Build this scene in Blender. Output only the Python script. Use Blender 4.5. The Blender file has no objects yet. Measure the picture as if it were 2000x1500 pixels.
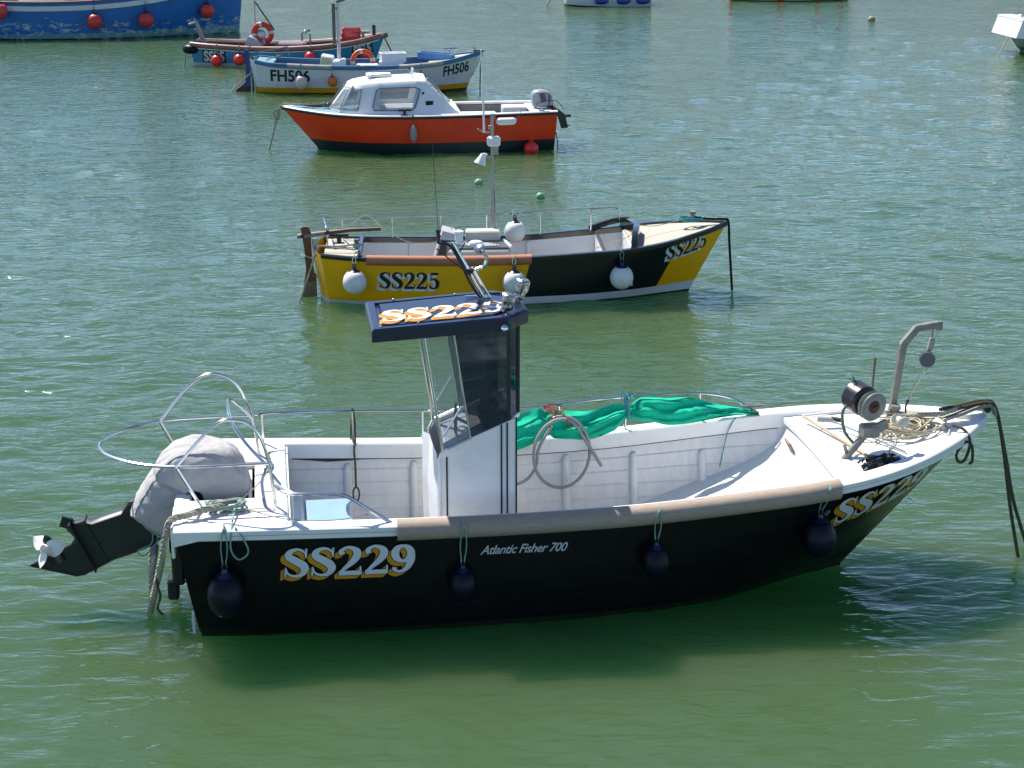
import bpy, math, random
import numpy as np
from mathutils import Vector, Matrix, noise
random.seed(7); rng = np.random.default_rng(11)
R = math.radians; PI = math.pi
S = bpy.context.scene
# ------------------------------------------------------------------ camera, sky, sun, exposure
cd = bpy.data.cameras.new('camera'); cam = bpy.data.objects.new('camera', cd); S.collection.objects.link(cam)
cd.sensor_width = 36; cd.lens = 36 * 3400 / 2000; cd.clip_end = 3000; cd.clip_start = 0.1
cam.location = (0, 0, 6.53); cam.rotation_euler = (R(90 - 17.4), 0, 0)
S.camera = cam
SUN_EL, SUN_AZ = 54.0, -42.0          # azimuth from +Y towards +X
W = bpy.data.worlds.new('World'); S.world = W; W.use_nodes = True
nt = W.node_tree; bg = nt.nodes['Background']
sky = nt.nodes.new('ShaderNodeTexSky'); sky.sky_type = 'NISHITA'; sky.sun_disc = False
sky.sun_elevation = R(SUN_EL); sky.sun_rotation = R(SUN_AZ); sky.air_density = 0.5; sky.dust_density = 0.0; sky.ozone_density = 0.6
nt.links.new(sky.outputs[0], bg.inputs[0]); bg.inputs[1].default_value = 0.125
sl = bpy.data.lights.new('sun', 'SUN'); sl.energy = 4.4; sl.angle = R(0.53); sl.color = (1.0, 0.95, 0.87)
so = bpy.data.objects.new('sun', sl); S.collection.objects.link(so)
sd = Vector((math.sin(R(SUN_AZ)) * math.cos(R(SUN_EL)), math.cos(R(SUN_AZ)) * math.cos(R(SUN_EL)), math.sin(R(SUN_EL))))
so.rotation_euler = sd.to_track_quat('Z', 'Y').to_euler(); so.location = (0, 0, 40)
S.view_settings.view_transform = 'Standard'; S.view_settings.look = 'None'
S.view_settings.exposure = 0.94; S.view_settings.gamma = 1.0; S.view_settings.use_curve_mapping = False

# ------------------------------------------------------------------ materials
MATS = {}
def _base(name):
    m = bpy.data.materials.new(name); m.use_nodes = True
    t = m.node_tree; b = t.nodes['Principled BSDF']
    return m, t, b
def N(t, kind, **kw):
    n = t.nodes.new(kind)
    for k, v in kw.items(): setattr(n, k, v)
    return n
def math_(t, op, a, b=None, c=None):
    n = t.nodes.new('ShaderNodeMath'); n.operation = op
    for i, v in enumerate((a, b, c)):
        if v is None: continue
        if isinstance(v, (int, float)): n.inputs[i].default_value = v
        else: t.links.new(v, n.inputs[i])
    return n.outputs[0]
def mixc(t, fac, a, b):
    n = t.nodes.new('ShaderNodeMix'); n.data_type = 'RGBA'
    for i, v in ((0, fac), (6, a), (7, b)):
        if isinstance(v, (int, float)): n.inputs[i].default_value = v
        elif isinstance(v, tuple): n.inputs[i].default_value = (*v[:3], 1)
        else: t.links.new(v, n.inputs[i])
    return n.outputs[2]
def pmat(name, col, rough=0.5, metal=0.0, var=0.14, scale=6.0, bump=0.0, bscale=60.0, spec=0.5, dirt=0.0, dirtcol=(0.16, 0.13, 0.09), coat=0.0, stretch=(1, 1, 1)):
    if name in MATS: return MATS[name]
    m, t, b = _base(name); MATS[name] = m
    tc = N(t, 'ShaderNodeTexCoord'); mp = N(t, 'ShaderNodeMapping'); mp.inputs['Scale'].default_value = stretch
    t.links.new(tc.outputs['Object'], mp.inputs[0]); co = mp.outputs[0]
    n1 = N(t, 'ShaderNodeTexNoise'); n1.inputs['Scale'].default_value = scale; n1.inputs['Detail'].default_value = 5; n1.inputs['Roughness'].default_value = 0.62
    t.links.new(co, n1.inputs['Vector'])
    mr = N(t, 'ShaderNodeMapRange'); mr.inputs[1].default_value = 0.3; mr.inputs[2].default_value = 0.7
    mr.inputs[3].default_value = 1 - var; mr.inputs[4].default_value = 1 + var * 0.4
    t.links.new(n1.outputs[0], mr.inputs[0])
    vm = N(t, 'ShaderNodeVectorMath', operation='SCALE'); vm.inputs[0].default_value = col; t.links.new(mr.outputs[0], vm.inputs['Scale'])
    c = vm.outputs[0]
    if dirt > 0:
        n2 = N(t, 'ShaderNodeTexNoise'); n2.inputs['Scale'].default_value = scale * 0.7; n2.inputs['Detail'].default_value = 8; n2.inputs['Roughness'].default_value = 0.7
        t.links.new(co, n2.inputs['Vector'])
        m2 = N(t, 'ShaderNodeMapRange'); m2.inputs[1].default_value = 0.52; m2.inputs[2].default_value = 0.75; m2.inputs[4].default_value = dirt
        t.links.new(n2.outputs[0], m2.inputs[0])
        c = mixc(t, m2.outputs[0], c, dirtcol)
    t.links.new(c, b.inputs['Base Color'])
    m3 = N(t, 'ShaderNodeMapRange'); m3.inputs[3].default_value = rough * 0.85; m3.inputs[4].default_value = min(1, rough * 1.2)
    t.links.new(n1.outputs[0], m3.inputs[0]); t.links.new(m3.outputs[0], b.inputs['Roughness'])
    b.inputs['Metallic'].default_value = metal; b.inputs['Specular IOR Level'].default_value = spec
    b.inputs['Coat Weight'].default_value = coat
    if bump > 0:
        n4 = N(t, 'ShaderNodeTexNoise'); n4.inputs['Scale'].default_value = bscale; n4.inputs['Detail'].default_value = 3
        t.links.new(co, n4.inputs['Vector'])
        bp = N(t, 'ShaderNodeBump'); bp.inputs['Strength'].default_value = bump; bp.inputs['Distance'].default_value = 0.01
        t.links.new(n4.outputs[0], bp.inputs['Height']); t.links.new(bp.outputs[0], b.inputs['Normal'])
    return m
def paint_mat(name, base, layers, rough=0.3, var=0.1, chips=0.0, chipcol=(0.5, 0.5, 0.45), spec=0.5, chipz=None, bump=0.0):
    """layers: (colour, [(a,b,c,d)...]) painted where a*x+b*y+c*z+d > 0 for every plane (object space)"""
    m, t, b = _base(name); MATS[name] = m
    tc = N(t, 'ShaderNodeTexCoord'); sep = N(t, 'ShaderNodeSeparateXYZ'); t.links.new(tc.outputs['Object'], sep.inputs[0])
    X, Y, Z = sep.outputs
    col = base
    for lc, planes in layers:
        f = None
        for (a, bb, c, d) in planes:
            e = math_(t, 'MULTIPLY_ADD', X, a, d); e = math_(t, 'MULTIPLY_ADD', Z, c, e)
            if bb: e = math_(t, 'MULTIPLY_ADD', Y, bb, e)
            g = math_(t, 'GREATER_THAN', e, 0.0)
            f = g if f is None else math_(t, 'MULTIPLY', f, g)
        col = mixc(t, f, col, lc)
    n1 = N(t, 'ShaderNodeTexNoise'); n1.inputs['Scale'].default_value = 3.0; n1.inputs['Detail'].default_value = 6; n1.inputs['Roughness'].default_value = 0.65
    mp = N(t, 'ShaderNodeMapping'); mp.inputs['Scale'].default_value = (1, 1, 2.2); t.links.new(tc.outputs['Object'], mp.inputs[0]); t.links.new(mp.outputs[0], n1.inputs['Vector'])
    mr = N(t, 'ShaderNodeMapRange'); mr.inputs[1].default_value = 0.3; mr.inputs[2].default_value = 0.7; mr.inputs[3].default_value = 1 - var; mr.inputs[4].default_value = 1 + var * 0.5
    t.links.new(n1.outputs[0], mr.inputs[0])
    vm = N(t, 'ShaderNodeVectorMath', operation='SCALE')
    if isinstance(col, tuple): vm.inputs[0].default_value = col
    else: t.links.new(col, vm.inputs[0])
    t.links.new(mr.outputs[0], vm.inputs['Scale']); c = vm.outputs[0]
    if chips > 0:
        n2 = N(t, 'ShaderNodeTexNoise'); n2.inputs['Scale'].default_value = 3.2; n2.inputs['Detail'].default_value = 9; n2.inputs['Roughness'].default_value = 0.78
        t.links.new(mp.outputs[0], n2.inputs['Vector'])
        h = n2.outputs[0]
        if chipz is not None:
            zf = N(t, 'ShaderNodeMapRange'); zf.inputs[1].default_value = chipz[0]; zf.inputs[2].default_value = chipz[1]; zf.inputs[3].default_value = 0.0; zf.inputs[4].default_value = -0.25
            t.links.new(Z, zf.inputs[0]); h = math_(t, 'ADD', h, zf.outputs[0])
        g = math_(t, 'GREATER_THAN', h, 1 - chips); c = mixc(t, g, c, chipcol)
    t.links.new(c, b.inputs['Base Color'])
    b.inputs['Roughness'].default_value = rough; b.inputs['Specular IOR Level'].default_value = spec
    if bump > 0:
        bp = N(t, 'ShaderNodeBump'); bp.inputs['Strength'].default_value = bump; bp.inputs['Distance'].default_value = 0.02
        t.links.new(n1.outputs[0], bp.inputs['Height']); t.links.new(bp.outputs[0], b.inputs['Normal'])
    return m
def rope_mat(name, col, var=0.35):
    if name in MATS: return MATS[name]
    m = pmat(name, col, 0.85, var=var, scale=35, bump=0.5, bscale=140, spec=0.2, dirt=0.5, dirtcol=(col[0]*.35, col[1]*.36, col[2]*.3)); return m
def glass_mat(name, tint, alpha, rough=0.03, bump=0.0):
    m, t, b = _base(name); MATS[name] = m
    b.inputs['Base Color'].default_value = (*tint, 1); b.inputs['Roughness'].default_value = rough; b.inputs['Alpha'].default_value = alpha
    b.inputs['Specular IOR Level'].default_value = 0.9
    if bump:
        tc = N(t, 'ShaderNodeTexCoord'); mp = N(t, 'ShaderNodeMapping'); mp.inputs['Scale'].default_value = (9, 9, 1.6); t.links.new(tc.outputs['Object'], mp.inputs[0])
        n = N(t, 'ShaderNodeTexNoise'); n.inputs['Scale'].default_value = 1.4; t.links.new(mp.outputs[0], n.inputs['Vector'])
        bp = N(t, 'ShaderNodeBump'); bp.inputs['Strength'].default_value = bump; bp.inputs['Distance'].default_value = 0.03
        t.links.new(n.outputs[0], bp.inputs['Height']); t.links.new(bp.outputs[0], b.inputs['Normal'])
    return m

white = pmat('white gelcoat', (0.80, 0.80, 0.78), 0.28, var=0.07, scale=4, dirt=0.16, dirtcol=(0.42, 0.38, 0.3))
liner = pmat('liner gelcoat', (0.80, 0.80, 0.79), 0.42, var=0.08, scale=5, dirt=0.2, dirtcol=(0.36, 0.33, 0.27))
nonslip = pmat('grey non-slip', (0.50, 0.50, 0.47), 0.8, var=0.15, scale=12, bump=0.5, bscale=260)
floor_m = pmat('speckled floor', (0.26, 0.27, 0.27), 0.7, var=0.3, scale=18, dirt=0.4)
steel = pmat('stainless tube', (0.62, 0.62, 0.60), 0.18, metal=1.0, var=0.1)
alu = pmat('dull aluminium', (0.27, 0.265, 0.24), 0.5, metal=0.6, var=0.3, scale=14, dirt=0.35, dirtcol=(0.2, 0.17, 0.12))
blackp = pmat('black plastic', (0.012, 0.013, 0.014), 0.4, var=0.2)
blackrub = pmat('black rubber', (0.02, 0.02, 0.022), 0.65, var=0.3, scale=15)
motor_black = pmat('motor black', (0.012, 0.016, 0.016), 0.38, var=0.25, scale=10, dirt=0.12, dirtcol=(0.1, 0.11, 0.09))
canvas = pmat('grey canvas', (0.43, 0.42, 0.415), 0.85, var=0.14, scale=4, bump=0.45, bscale=28, spec=0.2)
tan_tube = pmat('tan plastic pipe', (0.37, 0.29, 0.22), 0.6, var=0.18, scale=14, bump=0.15, stretch=(1, 4, 4), dirt=0.25, dirtcol=(0.3, 0.27, 0.22))
terracotta = pmat('terracotta pipe', (0.42, 0.155, 0.075), 0.5, var=0.12, scale=8, dirt=0.2, dirtcol=(0.3, 0.16, 0.1))
brownpipe = pmat('brown worn pipe', (0.26, 0.115, 0.085), 0.4, var=0.3, scale=3, dirt=0.6, dirtcol=(0.33, 0.27, 0.25))
greypipe = pmat('grey pipe', (0.33, 0.33, 0.31), 0.6, var=0.2)
navy_roof = pmat('navy gelcoat', (0.008, 0.013, 0.034), 0.25, var=0.15, scale=5)
wood = pmat('varnished wood', (0.16, 0.055, 0.018), 0.4, var=0.4, scale=5, stretch=(8, 8, 1), coat=0.2)
wood_pale = pmat('pale wood pole', (0.5, 0.36, 0.19), 0.6, var=0.25, scale=9)
ropew = rope_mat('pale rope', (0.42, 0.39, 0.30)); roped = rope_mat('weedy rope', (0.10, 0.095, 0.06)); ropeblack = rope_mat('black rope', (0.02, 0.022, 0.02))
ropegreen = rope_mat('pale green cord', (0.26, 0.40, 0.34)); ropeteal = rope_mat('teal cord', (0.08, 0.38, 0.42)); ropered = rope_mat('red cord', (0.5, 0.05, 0.05)); ropeblue = rope_mat('blue cord', (0.05, 0.12, 0.33))
ropecream = rope_mat('cream line', (0.52, 0.47, 0.34), 0.2)
beige = pmat('beige deck', (0.43, 0.39, 0.32), 0.75, var=0.1, scale=6, bump=0.3, bscale=200)
black_gloss = pmat('black gelcoat', (0.010, 0.011, 0.012), 0.16, var=0.2, coat=0.3)
letter_white = pmat('letter white', (0.62, 0.66, 0.66), 0.35, var=0.04); letter_orange = pmat('letter orange', (0.62, 0.27, 0.015), 0.35, var=0.05)
letter_black = pmat('letter black', (0.008, 0.008, 0.01), 0.3, var=0.05); letter_grey = pmat('letter grey', (0.70, 0.72, 0.72), 0.35, var=0.04)

# ------------------------------------------------------------------ mesh builder
def cr(pts, n):
    """Catmull-Rom through pts, n samples per segment"""
    P = [np.array(p, float) for p in pts]
    if len(P) < 3: return [P[0] + (P[-1] - P[0]) * i / n for i in range(n + 1)]
    Q = [2 * P[0] - P[1]] + P + [2 * P[-1] - P[-2]]; out = []
    for i in range(1, len(Q) - 2):
        a, b, c, d = Q[i - 1:i + 3]
        for k in range(n):
            t = k / n; out.append(0.5 * (2 * b + (c - a) * t + (2 * a - 5 * b + 4 * c - d) * t * t + (3 * b - a - 3 * c + d) * t ** 3))
    out.append(P[-1]); return out
class MB:
    def __init__(s): s.v = []; s.f = []; s.m = []; s.mi = 0
    def add(s, vs, fs):
        o = len(s.v); s.v += [tuple(float(c) for c in p) for p in vs]; s.f += [tuple(i + o for i in f) for f in fs]; s.m += [s.mi] * len(fs); return s
    def box(s, c, d, rz=0, ry=0, rx=0, bev=0.0):
        hx, hy, hz = d[0] / 2, d[1] / 2, d[2] / 2
        M = Matrix.Rotation(rz, 3, 'Z') @ Matrix.Rotation(ry, 3, 'Y') @ Matrix.Rotation(rx, 3, 'X'); C = Vector(c)
        if bev <= 0:
            vs = [C + M @ Vector((x * hx, y * hy, z * hz)) for x in (-1, 1) for y in (-1, 1) for z in (-1, 1)]
            return s.add(vs, [(0, 1, 3, 2), (4, 6, 7, 5), (0, 4, 5, 1), (2, 3, 7, 6), (0, 2, 6, 4), (1, 5, 7, 3)])
        b = min(bev, hx * .9, hy * .9, hz * .9); vs = []; idx = {}
        for sx in (-1, 1):
            for sy in (-1, 1):
                for sz in (-1, 1):
                    for ax in range(3):
                        p = [sx * (hx - b), sy * (hy - b), sz * (hz - b)]; p[ax] = (sx, sy, sz)[ax] * (hx, hy, hz)[ax]
                        idx[(sx, sy, sz, ax)] = len(vs); vs.append(C + M @ Vector(p))
        fs = []
        sg = (-1, 1)
        for a in sg:
            fs.append([idx[(a, -1, -1, 0)], idx[(a, 1, -1, 0)], idx[(a, 1, 1, 0)], idx[(a, -1, 1, 0)]])
            fs.append([idx[(-1, a, -1, 1)], idx[(1, a, -1, 1)], idx[(1, a, 1, 1)], idx[(-1, a, 1, 1)]])
            fs.append([idx[(-1, -1, a, 2)], idx[(1, -1, a, 2)], idx[(1, 1, a, 2)], idx[(-1, 1, a, 2)]])
            for c_ in sg:
                fs.append([idx[(a, c_, -1, 0)], idx[(a, c_, 1, 0)], idx[(a, c_, 1, 1)], idx[(a, c_, -1, 1)]])
                fs.append([idx[(a, -1, c_, 0)], idx[(a, 1, c_, 0)], idx[(a, 1, c_, 2)], idx[(a, -1, c_, 2)]])
                fs.append([idx[(-1, a, c_, 1)], idx[(1, a, c_, 1)], idx[(1, a, c_, 2)], idx[(-1, a, c_, 2)]])
                for d_ in sg: fs.append([idx[(a, c_, d_, 0)], idx[(a, c_, d_, 1)], idx[(a, c_, d_, 2)]])
        return s.add(vs, fs)
    def tube(s, pts, r, n=8, close=False, cap=True, sq=1.0):
        P = [Vector(p) for p in pts]; L = len(P)
        rr = r if hasattr(r, '__len__') else [r] * L
        vs = []; up = None
        for i in range(L):
            a = P[(i - 1) % L] if (close or i > 0) else P[0]; b = P[(i + 1) % L] if (close or i < L - 1) else P[-1]
            T = (b - a).normalized() if (b - a).length > 1e-9 else Vector((0, 0, 1))
            if up is None: up = Vector((0, 0, 1)) if abs(T.z) < 0.9 else Vector((1, 0, 0))
            A = T.cross(up); A = A.normalized() if A.length > 1e-6 else T.orthogonal().normalized()
            B = A.cross(T).normalized(); up = B
            for k in range(n):
                t = 2 * PI * k / n; vs.append(P[i] + A * (rr[i] * math.cos(t)) + B * (rr[i] * sq * math.sin(t)))
        fs = []
        for i in range(L if close else L - 1):
            j = (i + 1) % L
            for k in range(n): fs.append((i * n + k, i * n + (k + 1) % n, j * n + (k + 1) % n, j * n + k))
        if cap and not close: fs.append(tuple(range(n))[::-1]); fs.append(tuple((L - 1) * n + k for k in range(n)))
        return s.add(vs, fs)
    def cyl(s, a, b, r, r2=None, n=16): return s.tube([a, b], [r, r if r2 is None else r2], n)
    def lathe(s, c, axis, prof, n=20):
        """prof: (distance along axis, radius)"""
        ax = Vector(axis).normalized(); A = ax.orthogonal().normalized(); B = ax.cross(A); C = Vector(c); vs = []
        for (h, r) in prof:
            for k in range(n): t = 2 * PI * k / n; vs.append(C + ax * h + A * (r * math.cos(t)) + B * (r * math.sin(t)))
        fs = [(i * n + k, i * n + (k + 1) % n, (i + 1) * n + (k + 1) % n, (i + 1) * n + k) for i in range(len(prof) - 1) for k in range(n)]
        fs.append(tuple(range(n))[::-1]); fs.append(tuple((len(prof) - 1) * n + k for k in range(n)))
        return s.add(vs, fs)
    def ball(s, c, r, n=20, m=12, sc=(1, 1, 1)):
        return s.lathe2(c, [(math.sin(-PI / 2 + PI * i / m) * r * sc[2], math.cos(-PI / 2 + PI * i / m) * r + 1e-4) for i in range(m + 1)], n, sc)
    def lathe2(s, c, prof, n, sc=(1, 1, 1)):
        vs = []
        for (h, r) in prof:
            for k in range(n): t = 2 * PI * k / n; vs.append((c[0] + r * sc[0] * math.cos(t), c[1] + r * sc[1] * math.sin(t), c[2] + h))
        fs = [(i * n + k, i * n + (k + 1) % n, (i + 1) * n + (k + 1) % n, (i + 1) * n + k) for i in range(len(prof) - 1) for k in range(n)]
        fs.append(tuple(range(n))[::-1]); fs.append(tuple((len(prof) - 1) * n + k for k in range(n)))
        return s.add(vs, fs)
    def prism(s, poly, y0, y1, plane='xz', taper=1.0):
        """poly in a plane extruded between two offsets"""
        n = len(poly); cx = sum(p[0] for p in poly) / n; cy = sum(p[1] for p in poly) / n
        def mk(p, h): return {'xz': (p[0], h, p[1]), 'xy': (p[0], p[1], h), 'yz': (h, p[0], p[1])}[plane]
        vs = [mk(p, y0) for p in poly] + [mk((cx + (p[0] - cx) * taper, cy + (p[1] - cy) * taper), y1) for p in poly]
        fs = [tuple(range(n)), tuple(range(2 * n - 1, n - 1, -1))] + [(i, i + n, (i + 1) % n + n, (i + 1) % n) for i in range(n)]
        return s.add(vs, fs)
    def grid(s, rows, flip=False):
        m = len(rows[0]); vs = [p for r in rows for p in r]
        fs = [(i * m + k, i * m + k + 1, (i + 1) * m + k + 1, (i + 1) * m + k) for i in range(len(rows) - 1) for k in range(m - 1)]
        if flip: fs = [f[::-1] for f in fs]
        return s.add(vs, fs)
    def mat(s, i): s.mi = i; return s
    def build(s, name, mats, parent=None, ang=38, frame=None, smooth=True):
        me = bpy.data.meshes.new(name)
        mats = mats if isinstance(mats, (list, tuple)) else [mats]
        v = s.v; loc = None
        if frame is not None:
            c = np.mean(np.array(v), axis=0); v = [(p[0] - c[0], p[1] - c[1], p[2] - c[2]) for p in v]; loc = frame[0] @ Vector(c)
        me.from_pydata(v, [], s.f)
        for m in mats: me.materials.append(m)
        if len(mats) > 1: me.polygons.foreach_set('material_index', s.m)
        if smooth: me.shade_smooth(); me.set_sharp_from_angle(angle=R(ang))
        me.update()
        import bmesh as _b
        bm = _b.new(); bm.from_mesh(me); _b.ops.recalc_face_normals(bm, faces=bm.faces); bm.to_mesh(me); bm.free()
        o = bpy.data.objects.new(name, me); S.collection.objects.link(o)
        if parent is not None: o.parent = parent
        if loc is not None: o.location = loc; o.rotation_euler = (0, 0, frame[1])
        return o
def tag(o, label=None, cat=None, group=None, kind=None):
    if label: o['label'] = label
    if cat: o['category'] = cat
    if group: o['group'] = group
    if kind: o['kind'] = kind
    return o
def empty(name, loc, rz, label, cat, group=None):
    o = bpy.data.objects.new(name, None); S.collection.objects.link(o); o.location = loc; o.rotation_euler = (0, 0, rz); o.empty_display_size = 0.3
    return tag(o, label, cat, group)
def frame(x, y, psi, z=0.0, pitch=0.0):
    return (Matrix.Translation((x, y, z)) @ Matrix.Rotation(R(psi), 4, 'Z'), R(psi))

# ------------------------------------------------------------------ hull
class Hull:
    """st rows: x_sheer, half_width_sheer, z_sheer, x_waterline, half_width_waterline"""
    def __init__(s, st, n=6, p0=0.55, p1=1.1, zb=-0.3, bow=0.0, vbot=0.75):
        s.D = np.array(cr(st, n)); s.p0, s.p1, s.zb, s.bowx, s.vbot = p0, p1, zb, bow, vbot
        s.D[:, 1] = np.maximum(s.D[:, 1], 0.012); s.D[:, 4] = np.maximum(s.D[:, 4], 0.010); s.n = len(s.D); s.L = s.D[-1, 0]; s.decal = 0.0
    def pt(s, i, z):
        xs, ws, zs, xw, ww = s.D[i]; t = max(0.0, min(1.0, i / (s.n - 1.0)))
        p = s.p0 + (s.p1 - s.p0) * max(0, (t - 0.35) / 0.65) ** 1.3
        if z >= 0:
            q = min(1.0, z / zs); y = ww + (ws - ww) * q ** p; x = xw + (xs - xw) * q
            if z > zs: y, x = ws, xs
        else: y = ww * (1 - (1 - s.vbot) * (z / s.zb)); x = xw
        return x, y, z
    def W(s, x): return float(np.interp(x, s.D[:, 0], s.D[:, 1]))
    def Z(s, x): return float(np.interp(x, s.D[:, 0], s.D[:, 2]))
    def y_at(s, x, z):
        A = np.array([s.pt(i, z)[:2] for i in range(s.n)]); return float(np.interp(x, A[:, 0], A[:, 1]))
    def nrm(s, x, z, e=0.04):
        y = s.y_at(x, z); dx = (s.y_at(x + e, z) - y) / e; dz = (s.y_at(x, z + e) - y) / e
        v = Vector((-dx, 1.0, -dz)); return v.normalized(), y
    def shell(s, name, mat, parent, lap=0.0, K=14, planks=8):
        mb = MB(); rows = {1: [], -1: []}
        for i in range(s.n):
            zs = s.D[i, 2]
            zz = []
            if lap > 0:
                for k in range(planks):
                    a = zs * (1 - k / planks); b = zs * (1 - (k + 1) / planks)
                    zz += [(a, lap * 0.0), (b + 0.004, lap)]
                zz += [(0, 0), (s.zb, 0)]
            else: zz = [(zs + (s.zb - zs) * k / K, 0) for k in range(K + 1)]
            for sg in (1, -1):
                r = []
                for z, o in zz:
                    x, y, z = s.pt(i, z); f = min(1, (s.n - 1 - i) / 3.0); r.append((x, sg * (y + o * f), z))
                rows[sg].append(r)
        mb.grid(rows[1]); mb.grid(rows[-1], True)
        # stem closing strip and transom
        a, b = rows[1][-1], rows[-1][-1]; mb.grid([a, b])
        a, b = rows[1][0], rows[-1][0]; cols = []
        for k in range(9):
            t = k / 8; cols.append([(p[0] - s.bowx * (1 - (2 * t - 1) ** 2), p[1] + (q[1] - p[1]) * t, p[2]) for p, q in zip(a, b)])
        mb.grid(cols)
        bot = [rows[1][i][-1] for i in range(s.n)] + [rows[-1][i][-1] for i in range(s.n - 1, -1, -1)]
        return mb.build(name, mat, parent, ang=22)
    def loft(s, name, mat, parent, sect, x0=None, x1=None, sides=(1, -1), ang=30, mb=None, close=True, endcap=True):
        """sect(x,w,z)->list of (y,z,dx) cross-section; lofted along the sheer"""
        own = mb is None; mb = mb or MB()
        xs = [d for d in s.D if (x0 is None or d[0] >= x0 - 1e-6) and (x1 is None or d[0] <= x1 + 1e-6)]
        xx = [d[0] for d in xs]
        if x0 is not None and (not xx or xx[0] > x0 + .01): xx = [x0] + xx
        if x1 is not None and xx[-1] < x1 - .01: xx = xx + [x1]
        for sg in sides:
            rows = []
            for x in xx:
                sc = sect(x, s.W(x), s.Z(x)); r = [(x + (q[2] if len(q) > 2 else 0), sg * max(0.0, q[0]), q[1]) for q in sc]
                if close: r.append(r[0])
                rows.append(r)
            mb.grid(rows, sg < 0)
            if endcap:
                for r in (rows[0], rows[-1]): mb.add(r[:-1] if close else r, [tuple(range(len(r) - (1 if close else 0)))])
        return mb.build(name, mat, parent, ang=ang) if own else mb
    def gunwale(s, name, mat, parent, out=0.03, inn=0.10, th=0.05, top=0.01, x0=None, x1=None, corner=0.0, lip=0.0):
        def sect(x, w, z):
            h = th + corner * math.exp(-(x / 0.22) ** 2); b = 0.012
            i = w - inn
            return [(w + out, z + top - h, 0), (w + out + .006, z + top - b, 0), (w + out - b, z + top, 0), (i + b, z + top, 0), (i, z + top - b, 0), (i, z + top - max(th, lip), 0), (i + .02, z + top - max(th, lip), 0), (w - .004, z + top - h, 0)]
        return s.loft(name, mat, parent, sect, x0, x1)
    def inner(s, name, mat, parent, zf, t=0.05, x0=None, x1=None, steps=0, lapd=0.012, ztop=0.03, ends=True):
        mb = MB(); xx = np.linspace(x0, x1, 40); rows = {1: [], -1: []}
        for x in xx:
            zt = s.Z(x) - ztop; zz = []
            if steps:
                for k in range(steps):
                    a = zt + (zf - zt) * k / steps; b = zt + (zf - zt) * (k + 1) / steps; zz += [(a, 0), (b + .02, 0), (b + .006, lapd)]
                zz.append((zf, 0))
            else: zz = [(zt + (zf - zt) * k / 6, 0) for k in range(7)]
            for sg in (1, -1): rows[sg].append([(x, sg * max(0.0, s.y_at(x, z) - t - o), z) for z, o in zz])
        mb.grid(rows[1], True); mb.grid(rows[-1])
        if ends:
            for e in (0, -1): mb.grid([rows[1][e], rows[-1][e]], e == 0)
        return mb.build(name, mat, parent, ang=20)
    def flat(s, name, mat, parent, x0, x1, z, t=0.05, camber=0.0, rel=False, th=0.0):
        """horizontal panel between the sides"""
        mb = MB(); rows = []
        for x in np.linspace(x0, x1, 26):
            zz = (s.Z(x) + z) if rel else z; y = max(0.0, s.y_at(x, min(zz, s.Z(x))) - t)
            rows.append([(x, y * k, zz + camber * (1 - k * k) * min(1, y)) for k in np.linspace(-1, 1, 9)])
        mb.grid(rows)
        if th > 0:
            for e in (0, -1): mb.grid([rows[e], [(p[0], p[1], p[2] - th) for p in rows[e]]])
        return mb.build(name, mat, parent, ang=30)

# ------------------------------------------------------------------ lettering
def G(ch):
    """serif strokes: each a list of (x, y, width)"""
    if ch == 'S': return .62, [cr([(.545, .70, .035), (.52, .85, .06), (.36, .955, .085), (.17, .88, .15), (.13, .72, .20), (.29, .57, .235), (.45, .43, .235), (.51, .26, .20), (.42, .09, .13), (.24, .045, .085), (.09, .14, .06), (.045, .31, .035)], 5), [(.565, .97, .05), (.553, .66, .03)], [(.025, .03, .05), (.04, .35, .03)]]
    if ch == '2': return .62, [cr([(.13, .72, .15), (.10, .84, .12), (.27, .955, .09), (.46, .86, .17), (.49, .68, .21), (.38, .47, .17), (.19, .26, .11), (.06, .10, .08)], 5), [(.02, .075, .15), (.30, .075, .15), (.56, .075, .15)], [(.565, .30, .03), (.55, .02, .08)]]
    if ch == '9':
        ring = [(.31 + .20 * math.cos(a), .66 + .255 * math.sin(a), .10 + .10 * abs(math.cos(a))) for a in np.linspace(0, 2 * PI, 25)]
        return .64, [ring, cr([(.51, .66, .20), (.50, .42, .19), (.40, .16, .14), (.22, .045, .09), (.09, .12, .10), (.10, .20, .12)], 5)]
    if ch == '5': return .62, [[(.13, .91, .15), (.33, .91, .15), (.55, .91, .14)], [(.155, .95, .06), (.135, .5, .05)], cr([(.13, .52, .05), (.28, .595, .09), (.44, .52, .17), (.50, .33, .215), (.42, .11, .14), (.24, .045, .085), (.10, .11, .10), (.11, .20, .13)], 5)]
def ribbons(mb, text, fn, size, cnd=1.0, gap=.04, dx=0, dy=0, grow=0.0, off=0.0, step=0.00025, italic=0.0):
    u = 0
    for ch in text:
        w, st = G(ch)
        for r in st:
            P = [np.array(p, float) for p in r]; L = len(P); A = []; B = []
            for i in range(L):
                d = P[min(i + 1, L - 1)][:2] - P[max(i - 1, 0)][:2]; d = d / (np.linalg.norm(d) + 1e-9); nn = np.array([-d[1], d[0]])
                c = P[i][:2].copy()
                if grow > 0 and i in (0, L - 1): c = c + d * grow * (1 if i else -1)
                hw = P[i][2] / 2 + grow
                A.append(c + nn * hw); B.append(c - nn * hw)
            off += step
            def mp(q): return fn(((u + q[0] * cnd + dx) + italic * q[1]) * size, (q[1] + dy) * size, off)
            mb.grid([[mp(a), mp((a + b) / 2), mp(b)] for a, b in zip(A, B)])
        u += (w + gap) * cnd
    return u * size
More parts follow.
